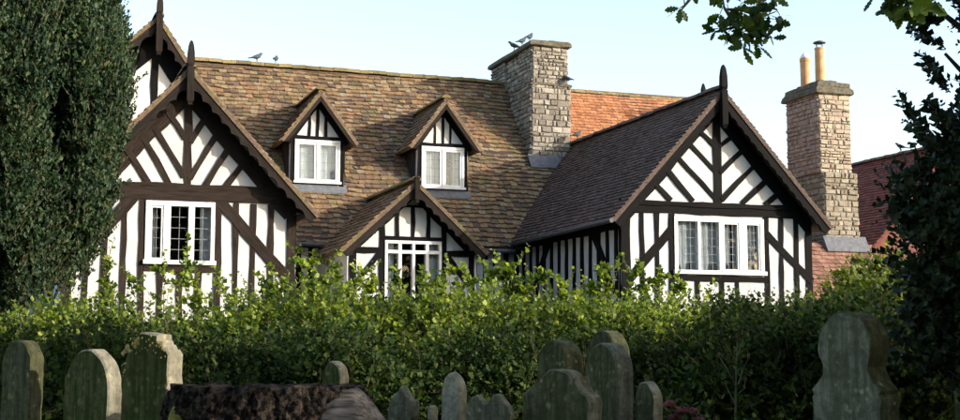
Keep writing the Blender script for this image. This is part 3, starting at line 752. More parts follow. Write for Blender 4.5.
def chimneys():
    mb = MB()
    stone_box(mb, -1.10, .0, 7.86, 9.4, 6.5, 8.86, .118, .175, 1)
    stone_box(mb, -1.04, -.06, 7.92, 9.0, 8.87, 9.86, .095, .16, 2)
    stone_box(mb, -.97, -.10, 9.0, 10.0, 8.5, 9.86, .115, .2, 3)
    stone_box(mb, -1.04, -.06, 10.0, 11.1, 8.0, 9.86, .115, .2, 4)
    c = mb.build('chimney', ['stone_grey', 'mortar'], HOUSE)
    cp = MB(); rough_slab(cp, -1.14, .04, 7.82, 11.2, 9.86, 10.03, .02, 5); cp.build('chimney_cap', 'cap', c)
    ld = MB(); rough_slab(ld, -1.14, .04, 7.82, 9.44, 8.80, 8.875, .01, 6, n=6); ld.build('string_course', 'cap', c)
    fl = MB(); fl.hexa([(-1.22, 7.62, zroof(7.62) + .03), (.2, 7.62, zroof(7.62) + .03), (.2, 7.85, zroof(7.85) + .04), (-1.22, 7.85, zroof(7.85) + .04), (-1.22, 7.62, zroof(7.62) + .05), (.2, 7.62, zroof(7.62) + .05), (.2, 7.85, zroof(7.85) + .16), (-1.22, 7.85, zroof(7.85) + .16)])
    fl.build('flashing', 'lead', c)
    # tall chimney beyond the right wing
    m2 = MB()
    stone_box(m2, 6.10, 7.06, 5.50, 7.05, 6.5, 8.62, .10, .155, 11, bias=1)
    stone_box(m2, 6.16, 7.16, 5.40, 7.15, 4.3, 6.5, .115, .17, 12, mi=2)
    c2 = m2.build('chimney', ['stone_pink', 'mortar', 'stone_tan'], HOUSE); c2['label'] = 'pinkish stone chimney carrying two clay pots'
    k = MB(); rough_slab(k, 6.0, 7.15, 5.40, 7.15, 8.60, 8.80, .02, 13); rough_slab(k, 6.07, 7.08, 5.47, 7.08, 8.78, 8.98, .16, 14); rough_slab(k, 6.30, 6.85, 5.72, 6.83, 8.94, 9.06, .06, 15); k.build('chimney_cap', 'cap', c2)
    p = MB(); p.lathe([(.15, 0), (.15, .05), (.134, .08), (.138, .78), (.15, .80), (.15, .88), (.10, .88), (.095, .5)], (6.41, 6.55, 8.90), 18); p.build('chimney_pot', 'pot', c2, False)
    p = MB(); p.lathe([(.155, 0), (.155, .05), (.135, .08), (.128, .98), (.14, 1.0), (.14, 1.04), (.10, 1.04), (.095, .7)], (6.50, 5.98, 8.92), 18); p.build('chimney_pot', 'pot', c2, False)
    p = MB(); p.lathe([(.10, 0), (.135, .02), (.12, .08), (.07, .15), (.015, .19)], (6.41, 6.55, 9.77), 14); p.build('pot_guard', 'gutter', c2, True)
    w = MB()
    for a in range(4):
        an = a * math.pi / 2 + .4; w.tube([(6.50 + .1 * math.cos(an), 5.98 + .1 * math.sin(an), 9.93), (6.50 + .1 * math.cos(an), 5.98 + .1 * math.sin(an), 10.10)], .012, 5)
    w.lathe([(.17, 0), (.165, .03), (.05, .07), (.01, .075)], (6.50, 5.98, 10.09), 16); w.build('cowl', 'metal', c2)
    # low tiled range at the chimney's foot
    V = Vector((0, 1 / MC, MTAN / MC)); N = Vector((0, -MTAN / MC, 1 / MC)); r = MB(); t0, z0 = 3.7, 2.75; hgt = (5.45 - t0) * MC
    slope_deck(r, Vector((2.6, t0, z0)) - N * .03, (1, 0, 0), V, N, 5.0, hgt, .1, 1)
    tiles(r, Vector((2.6, t0, z0)) - N * .045, (1, 0, 0), V, N, 5.0, int(hgt / .15), .15, .2, seed=15, sag=.02)
    r.box(5.2, 7.55, 5.45, 9.0, 4.3, 4.62, 1); r.build('low_roof', ['tile_pink', 'deck'], HOUSE)
    f = MB(); f.hexa([(6.05, 5.18, 4.40), (7.35, 5.18, 4.40), (7.35, 5.40, 4.60), (6.05, 5.40, 4.60), (6.05, 5.18, 4.43), (7.35, 5.18, 4.43), (7.35, 5.39, 4.82), (6.05, 5.39, 4.82)]); f.build('flashing', 'lead', HOUSE)
    b = MB(); b.box(2.6, 7.5, 4.0, 8.9, ZB, 2.9); b.box(5.3, 7.5, 5.3, 8.9, 2.9, 4.3); b.build('low_wall', 'stone_grey', HOUSE)
chimneys()

# ---- the dark red roofed house beyond
def red_house():
    t = thing('red_roofed_house', 'house with dark red tiled roof showing between the tall chimney and the holly', 'house', C0, TH)
    cx, az = 11.5, 7.8
    o = gable_roof('roof', cx, az, 3.4, TAN, 6.9, 16.0, .125, .17, 'tile_red', t, 81, True, rm='tile_dark')
    w = MB(); w.prism([(cx - 3.1, ZB), (cx + 3.1, ZB), (cx + 3.1, 4.3), (cx, 7.55), (cx - 3.1, 4.3)], 7.2, 15.7); w.build('wall', 'brick', t)
red_house()

# ------------------------------------------------------------------ birds
def bird(p, rz, label, group, sc=1.0):
    t = thing('bird', label, 'bird', p, rz, group); t.scale = (sc, sc, sc)
    mb = MB(); mb.tube([(-.20, 0, .10), (-.13, 0, .12), (-.07, 0, .135), (0, 0, .155), (.06, 0, .185), (.10, 0, .225), (.125, 0, .255), (.155, 0, .262), (.18, 0, .255)], [.012, .03, .052, .066, .062, .045, .036, .030, .008], 10)
    mb.tube([(-.15, 0, .115), (-.28, 0, .075)], [.025, .018], 6)
    for s in (-1, 1): mb.tube([(0, s * .025, .10), (.01, s * .025, 0), (.04, s * .03, -.005)], [.012, .006, .005], 5)
    mb.build('body', 'bird', t, True)
    b = MB(); b.tube([(.175, 0, .257), (.205, 0, .25)], [.009, .002], 6); b.build('beak', 'beak', t)
    for s in (-1, 1):
        w = MB(); w.tube([(.05, s * .055, .19), (-.04, s * .066, .155), (-.14, s * .045, .115), (-.21, s * .02, .095)], [.022, .032, .024, .006], 6); w.build('wing', 'bird', t, True)
g1, g2 = 'birds on the stone chimney', 'birds on the mossy main ridge'
bird(hw(-1.02, 9.35, 10.04), TH + 2.6, 'dark bird on the grey stone chimney cap, furthest left of three in a row', g1, .95)
bird(hw(-1.02, 8.75, 10.04), TH + .5, 'dark bird perched in the middle of the row of three on the grey chimney cap', g1, .95)
bird(hw(-1.0, 8.25, 10.04), TH + .7, 'dark bird on the grey chimney cap nearest its front corner', g1, .95)
bird(hw(-.10, 7.80, 8.88), TH + 1.9, 'dark bird on the narrow ledge halfway down the grey stone chimney', g1, .9)
bird(hw(-7.95, RT, RZ + .08), TH + .4, 'pale grey bird on the mossy ridge nearest the left gable finial', g2, .95)
bird(hw(-7.45, RT, RZ + .08), TH + 1.2, 'small dark bird on the mossy ridge above the left dormer', g2, .85)
bird(hw(11.5, 9.3, 7.90), TH + 2.4, 'small dark bird on the ridge of the dark red roof', None, .9)
bird(hw(.06, 7.55, 7.36), TH + .3, 'dark bird on the right wing ridge close to the foot of the grey chimney', None, .9)

# ------------------------------------------------------------------ trees and shrubs
def plant(name, label, cat, base, lobes, nsprig, leaf, mat, sl=(.25, .55), k=10, droop=.3, outw=.6, upw=.6, fill=.5, stem='twig', group=None, kind=None, shoots=None, spread=.9, crown='foliage', stemr=.006, upbias=.25, trunk=None, dens=1.0, shootk=17):
    t = thing(name, label, cat, base, 0, group)
    if kind: t['kind'] = kind
    B = np.array(base)
    nsprig = int(nsprig * dens)
    P, N = in_lobes(lobes, nsprig, (.62, 1.02))
    D = unit(N * outw + np.array([0, 0, upw]) + RNG.normal(size=P.shape) * .38)
    L = RNG.uniform(sl[0], sl[1], len(P))
    lp, la, lw = sprig_leaves(P, D, L, k, leaf[0], leaf[1], spread, droop, upbias)
    Pf, Nf = in_lobes(lobes, int(nsprig * fill), (.2, .8)); Df = unit(RNG.normal(size=Pf.shape) + np.array([0, 0, .3])); Lf = RNG.uniform(sl[0], sl[1], len(Pf))
    fp, fa, fw = sprig_leaves(Pf, Df, Lf, k, leaf[0] * 1.3, leaf[1] * 1.4, spread, droop, 0)
    allP, allA, allW = [lp, fp], [la, fa], [lw, fw]
    sp, sd, sL = P[::3], D[::3], L[::3]
    if shoots:                      # long upright shoots above the outline
        P2 = np.array([s[0] for s in shoots], float); D2 = unit(np.array([s[1] for s in shoots], float)); L2 = np.array([s[2] for s in shoots], float)
        kk = shootk
        qp, qa, qw = sprig_leaves(P2, D2, L2, kk, leaf[0] * 1.15, leaf[1] * 1.15, 1.0, .15, .1)
        allP.append(qp); allA.append(qa); allW.append(qw)
        sp = np.concatenate([sp, P2]); sd = np.concatenate([sd, D2]); sL = np.concatenate([sL, L2])
    AP, AA, AW = map(np.concatenate, (allP, allA, allW))
    rn = np.clip(RNG.normal(.5, .22, len(AP)), 0, 1)
    fast_mesh(crown, diamonds(AP - B, AA, AW), 4, mat, rn, t)
    ST = stem_tris(sp - B, sd, sL, droop * .6, stemr)
    if trunk is None:
        o = fast_mesh('stems', ST, 4, stem, np.full(len(ST) // 4, .5), t)
    else:
        mb = MB()
        for pts, rr in trunk: mb.tube([Vector(p) - Vector(base) for p in pts], rr, 9)
        mb.build('trunk', 'bark', t, True)
        fast_mesh('branchlets', ST, 4, stem, np.full(len(ST) // 4, .5), t)
    return t

def xat(px, Y): return (px - 480) / 1354 * Y

# the big yew on the left
def yew():
    cx, cy = -7.35, 17.0; z0 = 1.1; rg = random.Random(3); lobes = []
    prof = [(2.1, -6.35), (2.5, -5.75), (2.8, -5.35), (3.1, -5.0), (3.45, -4.62), (3.8, -4.42), (4.3, -4.46), (4.7, -4.24), (5.1, -4.22), (5.6, -4.32), (6.1, -4.46), (6.8, -4.6), (7.6, -4.95), (8.6, -5.8)]
    def edge(z):
        for (a, b), (c, d) in zip(prof, prof[1:]):
            if z <= c: return b + (d - b) * max(0, (z - a) / (c - a))
        return -6.2
    for i in range(330):                       # narrow upright plumes over the rounded body
        z = rg.uniform(2.2, 8.2); a = rg.uniform(-math.pi * .75, math.pi * .35); rr = rg.uniform(.15, .30); r_ = edge(z) - cx - rr - .17 - rg.random() * .2
        lobes.append((cx + r_ * math.cos(a), cy + r_ * .8 * math.sin(a), z, rr, rr, rg.uniform(.6, 1.1)))
    for i in range(16):
        z = 2.3 + i * .32; lobes.append((edge(z) - .44, cy - .3 + rg.uniform(-.25, .25), z, .24, .3, .5))
    for i in range(120):
        z = rg.uniform(2.3, 8.0); r_ = (edge(z) - cx - .5) * math.sqrt(rg.random()); a = rg.uniform(0, 6.283); lobes.append((cx + r_ * math.cos(a), cy + r_ * .7 * math.sin(a), z, .45, .45, .8))
    base = (cx, cy, ground_z(cx, cy))
    trunk = [([(cx, cy, .9), (cx + .05, cy, 2.2), (cx - .05, cy + .1, 4.5), (cx, cy, 8.0)], [.42, .36, .28, .10])]
    for a in range(7):
        an = a * .9; trunk.append(([(cx, cy, 1.9 + a * .3), (cx + .8 * math.cos(an), cy + .8 * math.sin(an), 3.2 + a * .4), (cx + 1.3 * math.cos(an), cy + 1.3 * math.sin(an), 5.2 + a * .4)], [.16, .10, .04]))
    plant('yew_tree', 'tall dense dark green yew with rusty tips overlapping the left gable', 'tree', base, lobes, 56000, (.055, .0155), 'yew', (.10, .24), 11, -.2, .42, 1.2, .45, crown='crown', trunk=trunk, upbias=.75, spread=.6, stemr=.005)
yew()

# the hedge in front of the house, as separate shrubs
def shoots_for(px0, px1, Y, n, ybot, ytop, seed):
    rg = random.Random(seed); out = []
    for i in range(n):
        px = rg.uniform(px0, px1); yy = Y + rg.uniform(-.7, .7); zb = EYE + (360 - ybot) / 1354 * yy
        zt = EYE + (360 - rg.uniform(ytop, ybot - 10)) / 1354 * yy
        zb -= .25
        out.append(((xat(px, yy), yy, zb), (rg.uniform(-.5, .5), rg.uniform(-.45, .25), 1), max(.25, (zt - zb) * rg.uniform(.5, 1.1))))
    return out

def tall(Y, spec):
    """long arching shoots reaching the given heights"""
    out = []; rg = random.Random(len(spec) * 7 + spec[0][0])
    for px, yb, yt in spec:
        zb = EYE + (360 - yb) / 1354 * Y; zt = EYE + (360 - yt) / 1354 * Y; h = (zt - zb) / 2; ln = rg.uniform(-.32, .32)
        x = xat(px, Y) - ln * h * 1.5
        out.append(((x, Y, zb), (ln, rg.uniform(-.2, .05), 1), h * 1.1)); x += ln * h
        out.append(((x, Y, zb + h), (ln * 1.9 + rg.uniform(-.15, .15), rg.uniform(-.2, .1), 1), h * 1.1))
        for q in range(3):      # side sprays
            f = rg.uniform(.3, 1.3); out.append(((xat(px, Y) - ln * h * (1.5 - f), Y, zb + h * f), (rg.choice((-1, 1)) * rg.uniform(.6, 1.2), rg.uniform(-.5, .2), rg.uniform(.3, .9)), h * rg.uniform(.35, .7)))
    return out
def shrub(label, pts, Y, mat, n, leaf, seed, shoots=None, depth=.8, **kw):
    """pts: outline stations (px, top px); the shrub fills down to the bank"""
    rg = random.Random(seed); lobes = []
    for px, top in pts:
        for r_ in range(2):
            yy = Y + rg.uniform(-.5, .5) + r_ * .5; x = xat(px, yy) + rg.uniform(-.12, .12)
            zt = EYE + (360 - top) / 1354 * yy; g = ground_z(x, yy)
            zz = zt
            while zz > g + .1:
                rr = rg.uniform(.26, .46); zz -= rr * .9
                if rg.random() < .82: lobes.append((x + rg.uniform(-.32, .32), yy + rg.uniform(-.4, .3), zz + rr * .1, rr, rr * 1.1, rr * .85))
    xm = xat(sum(p[0] for p in pts) / len(pts), Y)
    return plant(kw.pop('name', 'hedge_shrub'), label, kw.pop('cat', 'shrub'), (xm, Y, ground_z(xm, Y)), lobes, n, leaf, mat, shoots=shoots, group=kw.pop('group', 'shrubs of the hedge before the house'), dens=1.3, sl=(.3, .72), **kw)

LF = (.062, .026)
shrub('shrub with small mid green leaves growing under the yew at the hedge end', [(-25, 338), (5, 346), (35, 325), (65, 323)], 15.4, 'hedge', 2376, LF, 1, shoots_for(-10, 90, 15.4, 72, 338, 280, 1))
shrub('leafy hedge shrub with thin climbing shoots below the brown framed gable window', [(90, 343), (120, 342), (150, 350), (180, 343), (210, 348)], 16.0, 'hedge', 3312, LF, 2, tall(16.0, ((186, 318, 228), (181, 318, 240), (163, 318, 248), (106, 318, 232), (110, 318, 255), (128, 318, 262), (197, 318, 258), (222, 320, 262))) + shoots_for(95, 225, 16.0, 129, 338, 246, 2))
shrub('bright green hedge shrub between the brown framed gable and the porch gable', [(240, 330), (268, 318), (295, 313), (322, 312), (348, 322)], 16.2, 'hedge', 3456, LF, 3, tall(16.0, ((300, 302, 236), (312, 302, 250), (330, 302, 246), (275, 304, 262), (262, 306, 268), (340, 304, 262))) + shoots_for(235, 350, 16.2, 170, 320, 236, 3))
shrub('bright green hedge shrub hiding the foot of the porch gable', [(375, 331), (402, 321), (430, 329), (458, 314)], 16.2, 'hedge', 3024, LF, 4, tall(16.0, ((361, 302, 260), (372, 302, 256), (398, 300, 266), (425, 300, 264), (452, 300, 252), (466, 300, 256), (440, 300, 268))) + shoots_for(355, 470, 16.2, 157, 325, 248, 4))
shrub('tall shooting green shrub before the recess beside the porch gable', [(485, 327), (512, 324), (538, 324), (562, 336)], 16.4, 'hedge', 3024, LF, 5, tall(16.0, ((486, 302, 252), (500, 302, 246), (519, 300, 240), (508, 300, 262), (545, 302, 264), (560, 304, 274), (532, 302, 268))) + shoots_for(470, 575, 16.4, 147, 322, 246, 5))
shrub('yellow green shrub at the corner where the black right wing begins', [(592, 340), (618, 322), (645, 326), (672, 333)], 16.4, 'hedge', 3024, LF, 6, tall(16.0, ((600, 304, 264), (613, 302, 250), (628, 302, 252), (641, 302, 258), (660, 302, 266), (678, 302, 272), (590, 304, 280))) + shoots_for(580, 695, 16.4, 157, 324, 254, 6))
shrub('shaded leafy shrub beneath the four light window of the right gable', [(700, 332), (728, 323), (756, 320), (784, 325)], 17.0, 'hedge_dark', 2880, LF, 7, shoots_for(690, 805, 17.0, 113, 326, 268, 7))  # dark leaf colour puts the shade into this shrub
shrub('golden green bush at the foot of the pinkish stone chimney', [(812, 326), (835, 312), (860, 296), (884, 284), (905, 284)], 15.5, 'yellowleaf', 3800, LF, 8, tall(15.5, ((838, 310, 268), (852, 300, 252), (868, 290, 244), (886, 285, 238), (898, 285, 246))) + shoots_for(815, 915, 15.5, 30, 300, 256, 8))
shrub('dark low shrub mass behind the tall shouldered headstone', [(700, 345), (735, 335), (770, 335), (805, 330), (840, 325), (875, 320), (905, 315)], 14.4, 'hedge_dark', 4200, LF, 9, None)  # low shrubs take dark leaves for the shade on the lower hedge
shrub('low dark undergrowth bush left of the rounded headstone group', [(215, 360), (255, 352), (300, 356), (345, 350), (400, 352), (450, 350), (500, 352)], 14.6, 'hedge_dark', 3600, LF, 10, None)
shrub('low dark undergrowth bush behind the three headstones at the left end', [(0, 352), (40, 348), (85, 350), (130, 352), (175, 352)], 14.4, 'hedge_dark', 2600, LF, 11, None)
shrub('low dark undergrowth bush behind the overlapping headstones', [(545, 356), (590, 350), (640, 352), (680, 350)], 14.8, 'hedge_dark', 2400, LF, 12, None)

# creeper reaching up the porch eaves from the hedge
def creeper():
    pts = [hw(-8.2, 4.9, 3.75), hw(-7.95, 4.8, 3.98), hw(-7.6, 4.7, 3.85), hw(-7.3, 4.4, 3.65), hw(-7.1, 3.9, 3.5), hw(-7.0, 3.3, 3.2), hw(-6.95, 2.9, 2.6)]
    P = []; D = []
    for a, b in zip(pts, pts[1:]):
        for k in range(7):
            P.append(a.lerp(b, k / 7)); D.append((b - a).normalized() * .2 + Vector((random.uniform(-.5, .5), random.uniform(-.6, 0), random.uniform(.0, .9))))
    P = np.array(P); D = unit(np.array(D)); L = RNG.uniform(.12, .4, len(P)); lp, la, lw = sprig_leaves(P, D, L, 9, .09, .035, .9, .3, .1)
    b = pts[-1]; b = Vector((b.x, b.y, ground_z(b.x, b.y))); t = thing('climbing_plant', 'long leafy creeper shoot reaching across to the porch gable eaves', 'plant', b)
    fast_mesh('foliage', diamonds(lp - np.array(b), la, lw), 4, 'hedge', RNG.random(len(lp)), t)
    mb = MB(); mb.tube([p - b for p in pts] + [Vector((0, 0, 0))], .012, 6); mb.build('stem', 'twig', t)
creeper()

# dark holly on the right edge
def holly():
    base = (4.15, 10.0, ground_z(4.15, 10.0)); rg = random.Random(8); lobes = []
    for i in range(84):
        z = rg.uniform(.8, 5.1); w = 1.0 - .06 * abs(z - 2.5)
        lobes.append((4.25 + rg.uniform(-.46, 1.0) * w, 10.0 + rg.uniform(-.7, .7) * w, z, rg.uniform(.25, .42), rg.uniform(.25, .42), rg.uniform(.25, .42)))
    lobes += [(3.40, 10.0, 2.75, .27, .33, .3), (3.36, 9.9, 2.26, .28, .33, .4), (3.45, 10.0, 1.76, .32, .33, .33), (3.65, 10.0, 3.15, .25, .3, .25)]
    sh = []
    for (px, py), (qx, qy), n in (((948, 160), (908, 96), 9), ((955, 45), (922, 22), 7), ((958, 90), (932, 52), 8), ((945, 150), (915, 118), 6), ((958, 130), (935, 100), 8), ((950, 20), (925, 5), 6), ((930, 205), (896, 215), 6), ((935, 170), (905, 175), 6)):
        for k in range(n):
            Y = 10.0 + rg.uniform(-.25, .25)
            f = k / n * .75
            a = Vector((xat(px, Y), Y, EYE + (360 - py) / 1354 * Y)); b = Vector((xat(qx, Y), Y, EYE + (360 - qy) / 1354 * Y)); d = b - a
            s = a + d * f; dd = d + Vector((rg.uniform(-.4, .4), rg.uniform(-.4, .4), rg.uniform(-.4, .4))) * d.length * .7
            sh.append((tuple(s), tuple(dd), min(.35, d.length * .55)))
    trunk = [([(4.2, 10.0, .4), (4.2, 10.05, 2), (4.3, 10.0, 4), (4.2, 10.0, 6)], [.16, .13, .09, .03])]
    trunk += [([(4.2, 10.0, 2.3 + .5 * k), (4.2 + rg.uniform(-.5, -.2), 10.0 + rg.uniform(-.4, .4), 2.9 + .5 * k), (4.2 + rg.uniform(-.9, -.6), 10.0 + rg.uniform(-.5, .5), 3.4 + .5 * k)], [.05, .035, .012]) for k in range(6)]
    plant('holly_tree', 'dark glossy holly closing the picture beside the red roof', 'tree', base, lobes, 12500, (.058, .025), 'holly', (.15, .35), 11, .1, .6, .4, .5, shoots=sh, shootk=13, crown='crown', trunk=trunk)
holly()

# the oak that overhangs the churchyard: trunk to the right of the frame, sprays hanging into the sky
def oak_leaf_poly():
    half = [(0.0, .0), (.10, .03), (.18, .13), (.27, .10), (.36, .22), (.46, .14), (.57, .27), (.67, .16), (.78, .23), (.88, .12), (.97, .09)]
    up = half; lo = [(x, -w) for x, w in reversed(half[1:])]
    return up + [(1.02, 0)] + lo
def oak():
    bx, by = 6.6, 8.6; base = Vector((bx, by, ground_z(bx, by)))
    t = thing('oak_tree', 'oak whose lobed leaf sprays hang down into the sky at the top edge', 'tree', base)
    rg = random.Random(14)
    trk = MB(); P = lambda *q: Vector(q) - base
    trk.tube([P(bx, by, .1), P(bx, by, 1.2), P(bx - .1, by, 3.2), P(bx - .3, by, 5.2), P(bx - .2, by, 8)], [.5, .38, .33, .27, .12], 12)
    limbs = [[(bx - .2, by, 4.8), (4.6, 7.4, 5.9), (1.8, 6.2, 6.2), (-1.5, 5.6, 6.3), (-4.0, 5.2, 6.3)], [(bx - .2, by, 4.6), (4.9, 6.0, 5.7), (2.6, 3.8, 6.0), (.4, 2.8, 6.1)], [(bx - .1, by, 3.6), (5.0, 8.3, 4.7), (3.4, 8.0, 4.75), (2.0, 8.0, 4.7), (.9, 8.1, 4.6)], [(bx - .2, by, 4.4), (5.2, 8.0, 5.4), (3.6, 7.4, 5.6), (2.4, 7.0, 6.0)], [(bx - .2, by, 5), (7.6, 9.4, 6.2), (8.4, 10, 7)], [(bx, by, 4.2), (7.2, 7.2, 5.3), (7.6, 5.6, 6.2)], [(bx - .2, by, 5.4), (5.6, 9.6, 6.5), (4.8, 10.2, 7.2)]]
    for q in limbs: trk.tube([P(*p) for p in q], [.17, .12, .085, .05, .025][:len(q)], 8)
    trk.build('trunk', 'bark', t, True)
    # the hanging sprays, leaf by leaf
    poly = oak_leaf_poly(); m = len(poly)
    LV = []; TW = MB()
    def at(px, py, Y): return Vector((xat(px, Y), Y, EYE + (360 - py) / 1354 * Y))
    def leaf(p, d, size):
        d = d.normalized(); nrm = Vector((rg.uniform(-.6, .6), rg.uniform(-1, -.1), rg.uniform(-.2, .9))).normalized(); w = d.cross(nrm).normalized(); nn = w.cross(d)
        cup = rg.uniform(-.15, .25)
        for x, y in poly: LV.append(p - base + d * (x * size) + w * (y * size * 1.05) + nn * (cup * y * y * size * 2 - .08 * x * x * size))
    def spray(line, n, size, spread):
        for a, b in zip(line, line[1:]): TW.tube([a - base, b - base], [.010, .006], 5)
        tot = len(line) - 1
        for i in range(n):
            f = (i + rg.random()) / n * tot; k = min(int(f), tot - 1); p = line[k].lerp(line[k + 1], f - k)
            tip = p + Vector((rg.gauss(0, spread), rg.gauss(0, spread * .8), rg.gauss(-.2 * spread, spread)))
            TW.tube([p - base, tip - base], [.004, .0025], 4)
            for q in range(rg.choice((2, 3, 3, 4))):
                d = (tip - p).normalized() * .5 + Vector((rg.uniform(-1, 1), rg.uniform(-.7, .7), rg.uniform(-1.1, .5)))
                leaf(tip, d, size * rg.uniform(.7, 1.2))
    Y = 8.0
    spray([at(722, -45, Y), at(730, 2, Y), at(740, 22, Y), at(752, 38, Y)], 11, .105, .045)
    spray([at(775, -40, Y), at(765, 5, Y), at(757, 25, Y), at(768, 42, Y)], 12, .105, .05)
    spray([at(730, 4, Y), at(748, 3, Y), at(770, 0, Y), at(784, 4, Y)], 9, .10, .035)
    spray([at(740, 22, Y), at(725, 26, Y), at(720, 27, Y)], 3, .085, .03)
    spray([at(752, 30, Y), at(770, 32, Y), at(778, 28, Y)], 6, .095, .035)
    spray([at(705, -40, Y), at(694, -6, Y), at(686, 4, Y)], 4, .09, .035)
    Y = 7.6
    spray([at(902, -70, Y), at(899, -20, Y), at(895, -2, Y)], 7, .11, .03)
    spray([at(930, -70, Y), at(924, -20, Y), at(915, -1, Y), at(926, -2, Y)], 19, .12, .035)
    spray([at(955, -70, Y), at(948, -22, Y), at(942, -10, Y)], 10, .11, .035)
    V = np.array([tuple(v) for v in LV])
    fast_mesh('leaf_sprays', V, m, 'oak', RNG.random(len(V) // m), t)
    for a, b in ((at(722, -45, 8), (2.0, 8.0, 4.7)), (at(775, -40, 8), (3.0, 8.0, 4.75)), (at(705, -40, 8), (1.5, 8.05, 4.65)), (at(900, -60, 7.6), (3.4, 8.0, 4.75)), (at(925, -60, 7.6), (3.4, 8.0, 4.75)), (at(950, -60, 7.6), (3.5, 8.0, 4.75))): TW.tube([a - base, Vector(b) - base], [.010, .018], 5)
    TW.build('twigs', 'twig', t)
    # the unseen crown above and beside the frame, spread out to shade the graves
    lobes = []
    for i in range(46):
        a = rg.uniform(0, 6.283); r = 2.3 * math.sqrt(rg.random()); x = 6.6 + r * math.cos(a) * 1.3; y = 5.6 + r * math.sin(a)
        lobes.append((x, y, rg.uniform(5.8, 8.6), .8, .8, .6))
    for i in range(44):
        x = rg.uniform(-5.5, 6.0); y = rg.uniform(1.5, 10.2); z = rg.uniform(5.6, 7.4)
        if .465 * x + .885 * y < 10.0: lobes.append((x, y, z, .75, .75, .4))
    lobes = [l for l in lobes if l[2] - 1.0 > EYE + .29 * (l[1] + .6) or l[0] - 1.2 > .42 * l[1]]
    Pn, N = in_lobes(lobes, 8500, (.3, 1.0)); D = unit(N + RNG.normal(size=Pn.shape) * .5); L = RNG.uniform(.3, .5, len(Pn))
    lp, la, lw = sprig_leaves(Pn, D, L, 9, .12, .045)
    fast_mesh('crown', diamonds(lp - np.array(base), la, lw), 4, 'oak', RNG.random(len(lp)), t)
oak()

# unseen wood added behind the viewer to keep bright sky out of the panes
def wood():
    rg = random.Random(33); lobes = []; tr = MB()
    for k in range(26):
        f = k / 25; x = 58 + (-16 - 58) * f + rg.uniform(-3, 3); y = 14 + (-36 - 14) * f + rg.uniform(-3, 3); h = rg.uniform(10.5, 13.0)
        tr.tube([(x, y, -.1), (x, y, h * .5)], [.3, .18], 6)
        for q in range(14): lobes.append((x + rg.uniform(-2.4, 2.4), y + rg.uniform(-2.4, 2.4), h * rg.uniform(.08, .86), 2.2, 2.2, 1.6))
    P, N = in_lobes(lobes, 11000, (.4, 1.0)); D = unit(N + RNG.normal(size=P.shape) * .4)
    lp, la, lw = sprig_leaves(P, D, RNG.uniform(.6, 1.2, len(P)), 8, .55, .24)
    V = diamonds(lp, la, lw); o = fast_mesh('pane_reflection_wood', V, 4, 'hedge_dark', RNG.random(len(lp))); o['kind'] = 'stuff'; o['label'] = 'unseen far off wood added to darken the pane reflections'; o['category'] = 'wood'
    tr.build('trunks', 'bark', o)
wood()

# unseen shrubs added right of the frame for their shade: the low sun reaches the graves only in gaps between them
SIDE = [
    (7.0, 5.4, 1.6, 3.4), (8.7, 3.0, 1.6, 3.8), (6.9, 8.0, 1.1, 3.6), (9.4, 6.0, 1.7, 4.4), (4.6, 2.6, 1.0, 2.2), (9.3, 14.2, 1.1, 3.2)]
for i, (x, y, r, h) in enumerate(SIDE):
    rg = random.Random(60 + i); g = ground_z(x, y); lobes = []
    for k in range(14):
        a = rg.uniform(0, 6.283); rr = r * math.sqrt(rg.random()) * .75; f = rg.random()
        lobes.append((x + rr * math.cos(a), y + rr * math.sin(a), g + .3 + f * (h - .7), r * .42, r * .42, .5))
    plant('shade_shrub', 'unseen evergreen shrub added beside the churchyard to cast shade', 'shrub', (x, y, g), lobes, 1500, (.10, .04), 'hedge_dark', (.25, .5), 9, .2, .6, .4, .7, group='unseen evergreen shrubs added for shade')

# ------------------------------------------------------------------ headstones
def arc(cx, cz, r, a0, a1, n): return [(cx + r * math.cos(a0 + (a1 - a0) * i / n), cz + r * math.sin(a0 + (a1 - a0) * i / n)) for i in range(n + 1)]
def head_round(w, h, rise=None, n=18):
    """outline, right foot round to left foot; rounded top"""
    rise = rise or w / 2; pts = [(w / 2, 0)]
    for i in range(n + 1):
        a = math.pi * i / n; pts.append((w / 2 * math.cos(a), h - rise + rise * math.sin(a)))
    pts.append((-w / 2, 0)); return pts
def head_shoulder(w, h, hw2, sh, n=14):
    """round head of half width hw2 on square shoulders at height sh with hollow corners"""
    c = h - hw2
    r = [(w / 2, 0), (w / 2, sh - .06), (w / 2 - .03, sh), (hw2 + .07, sh + .02)]
    r += [(hw2 + .03, sh + .06), (hw2 + .005, sh + .12)]
    top = arc(0, c, hw2, -.15, math.pi + .15, n)
    return r + top + [(-x, z) for x, z in reversed(r)]

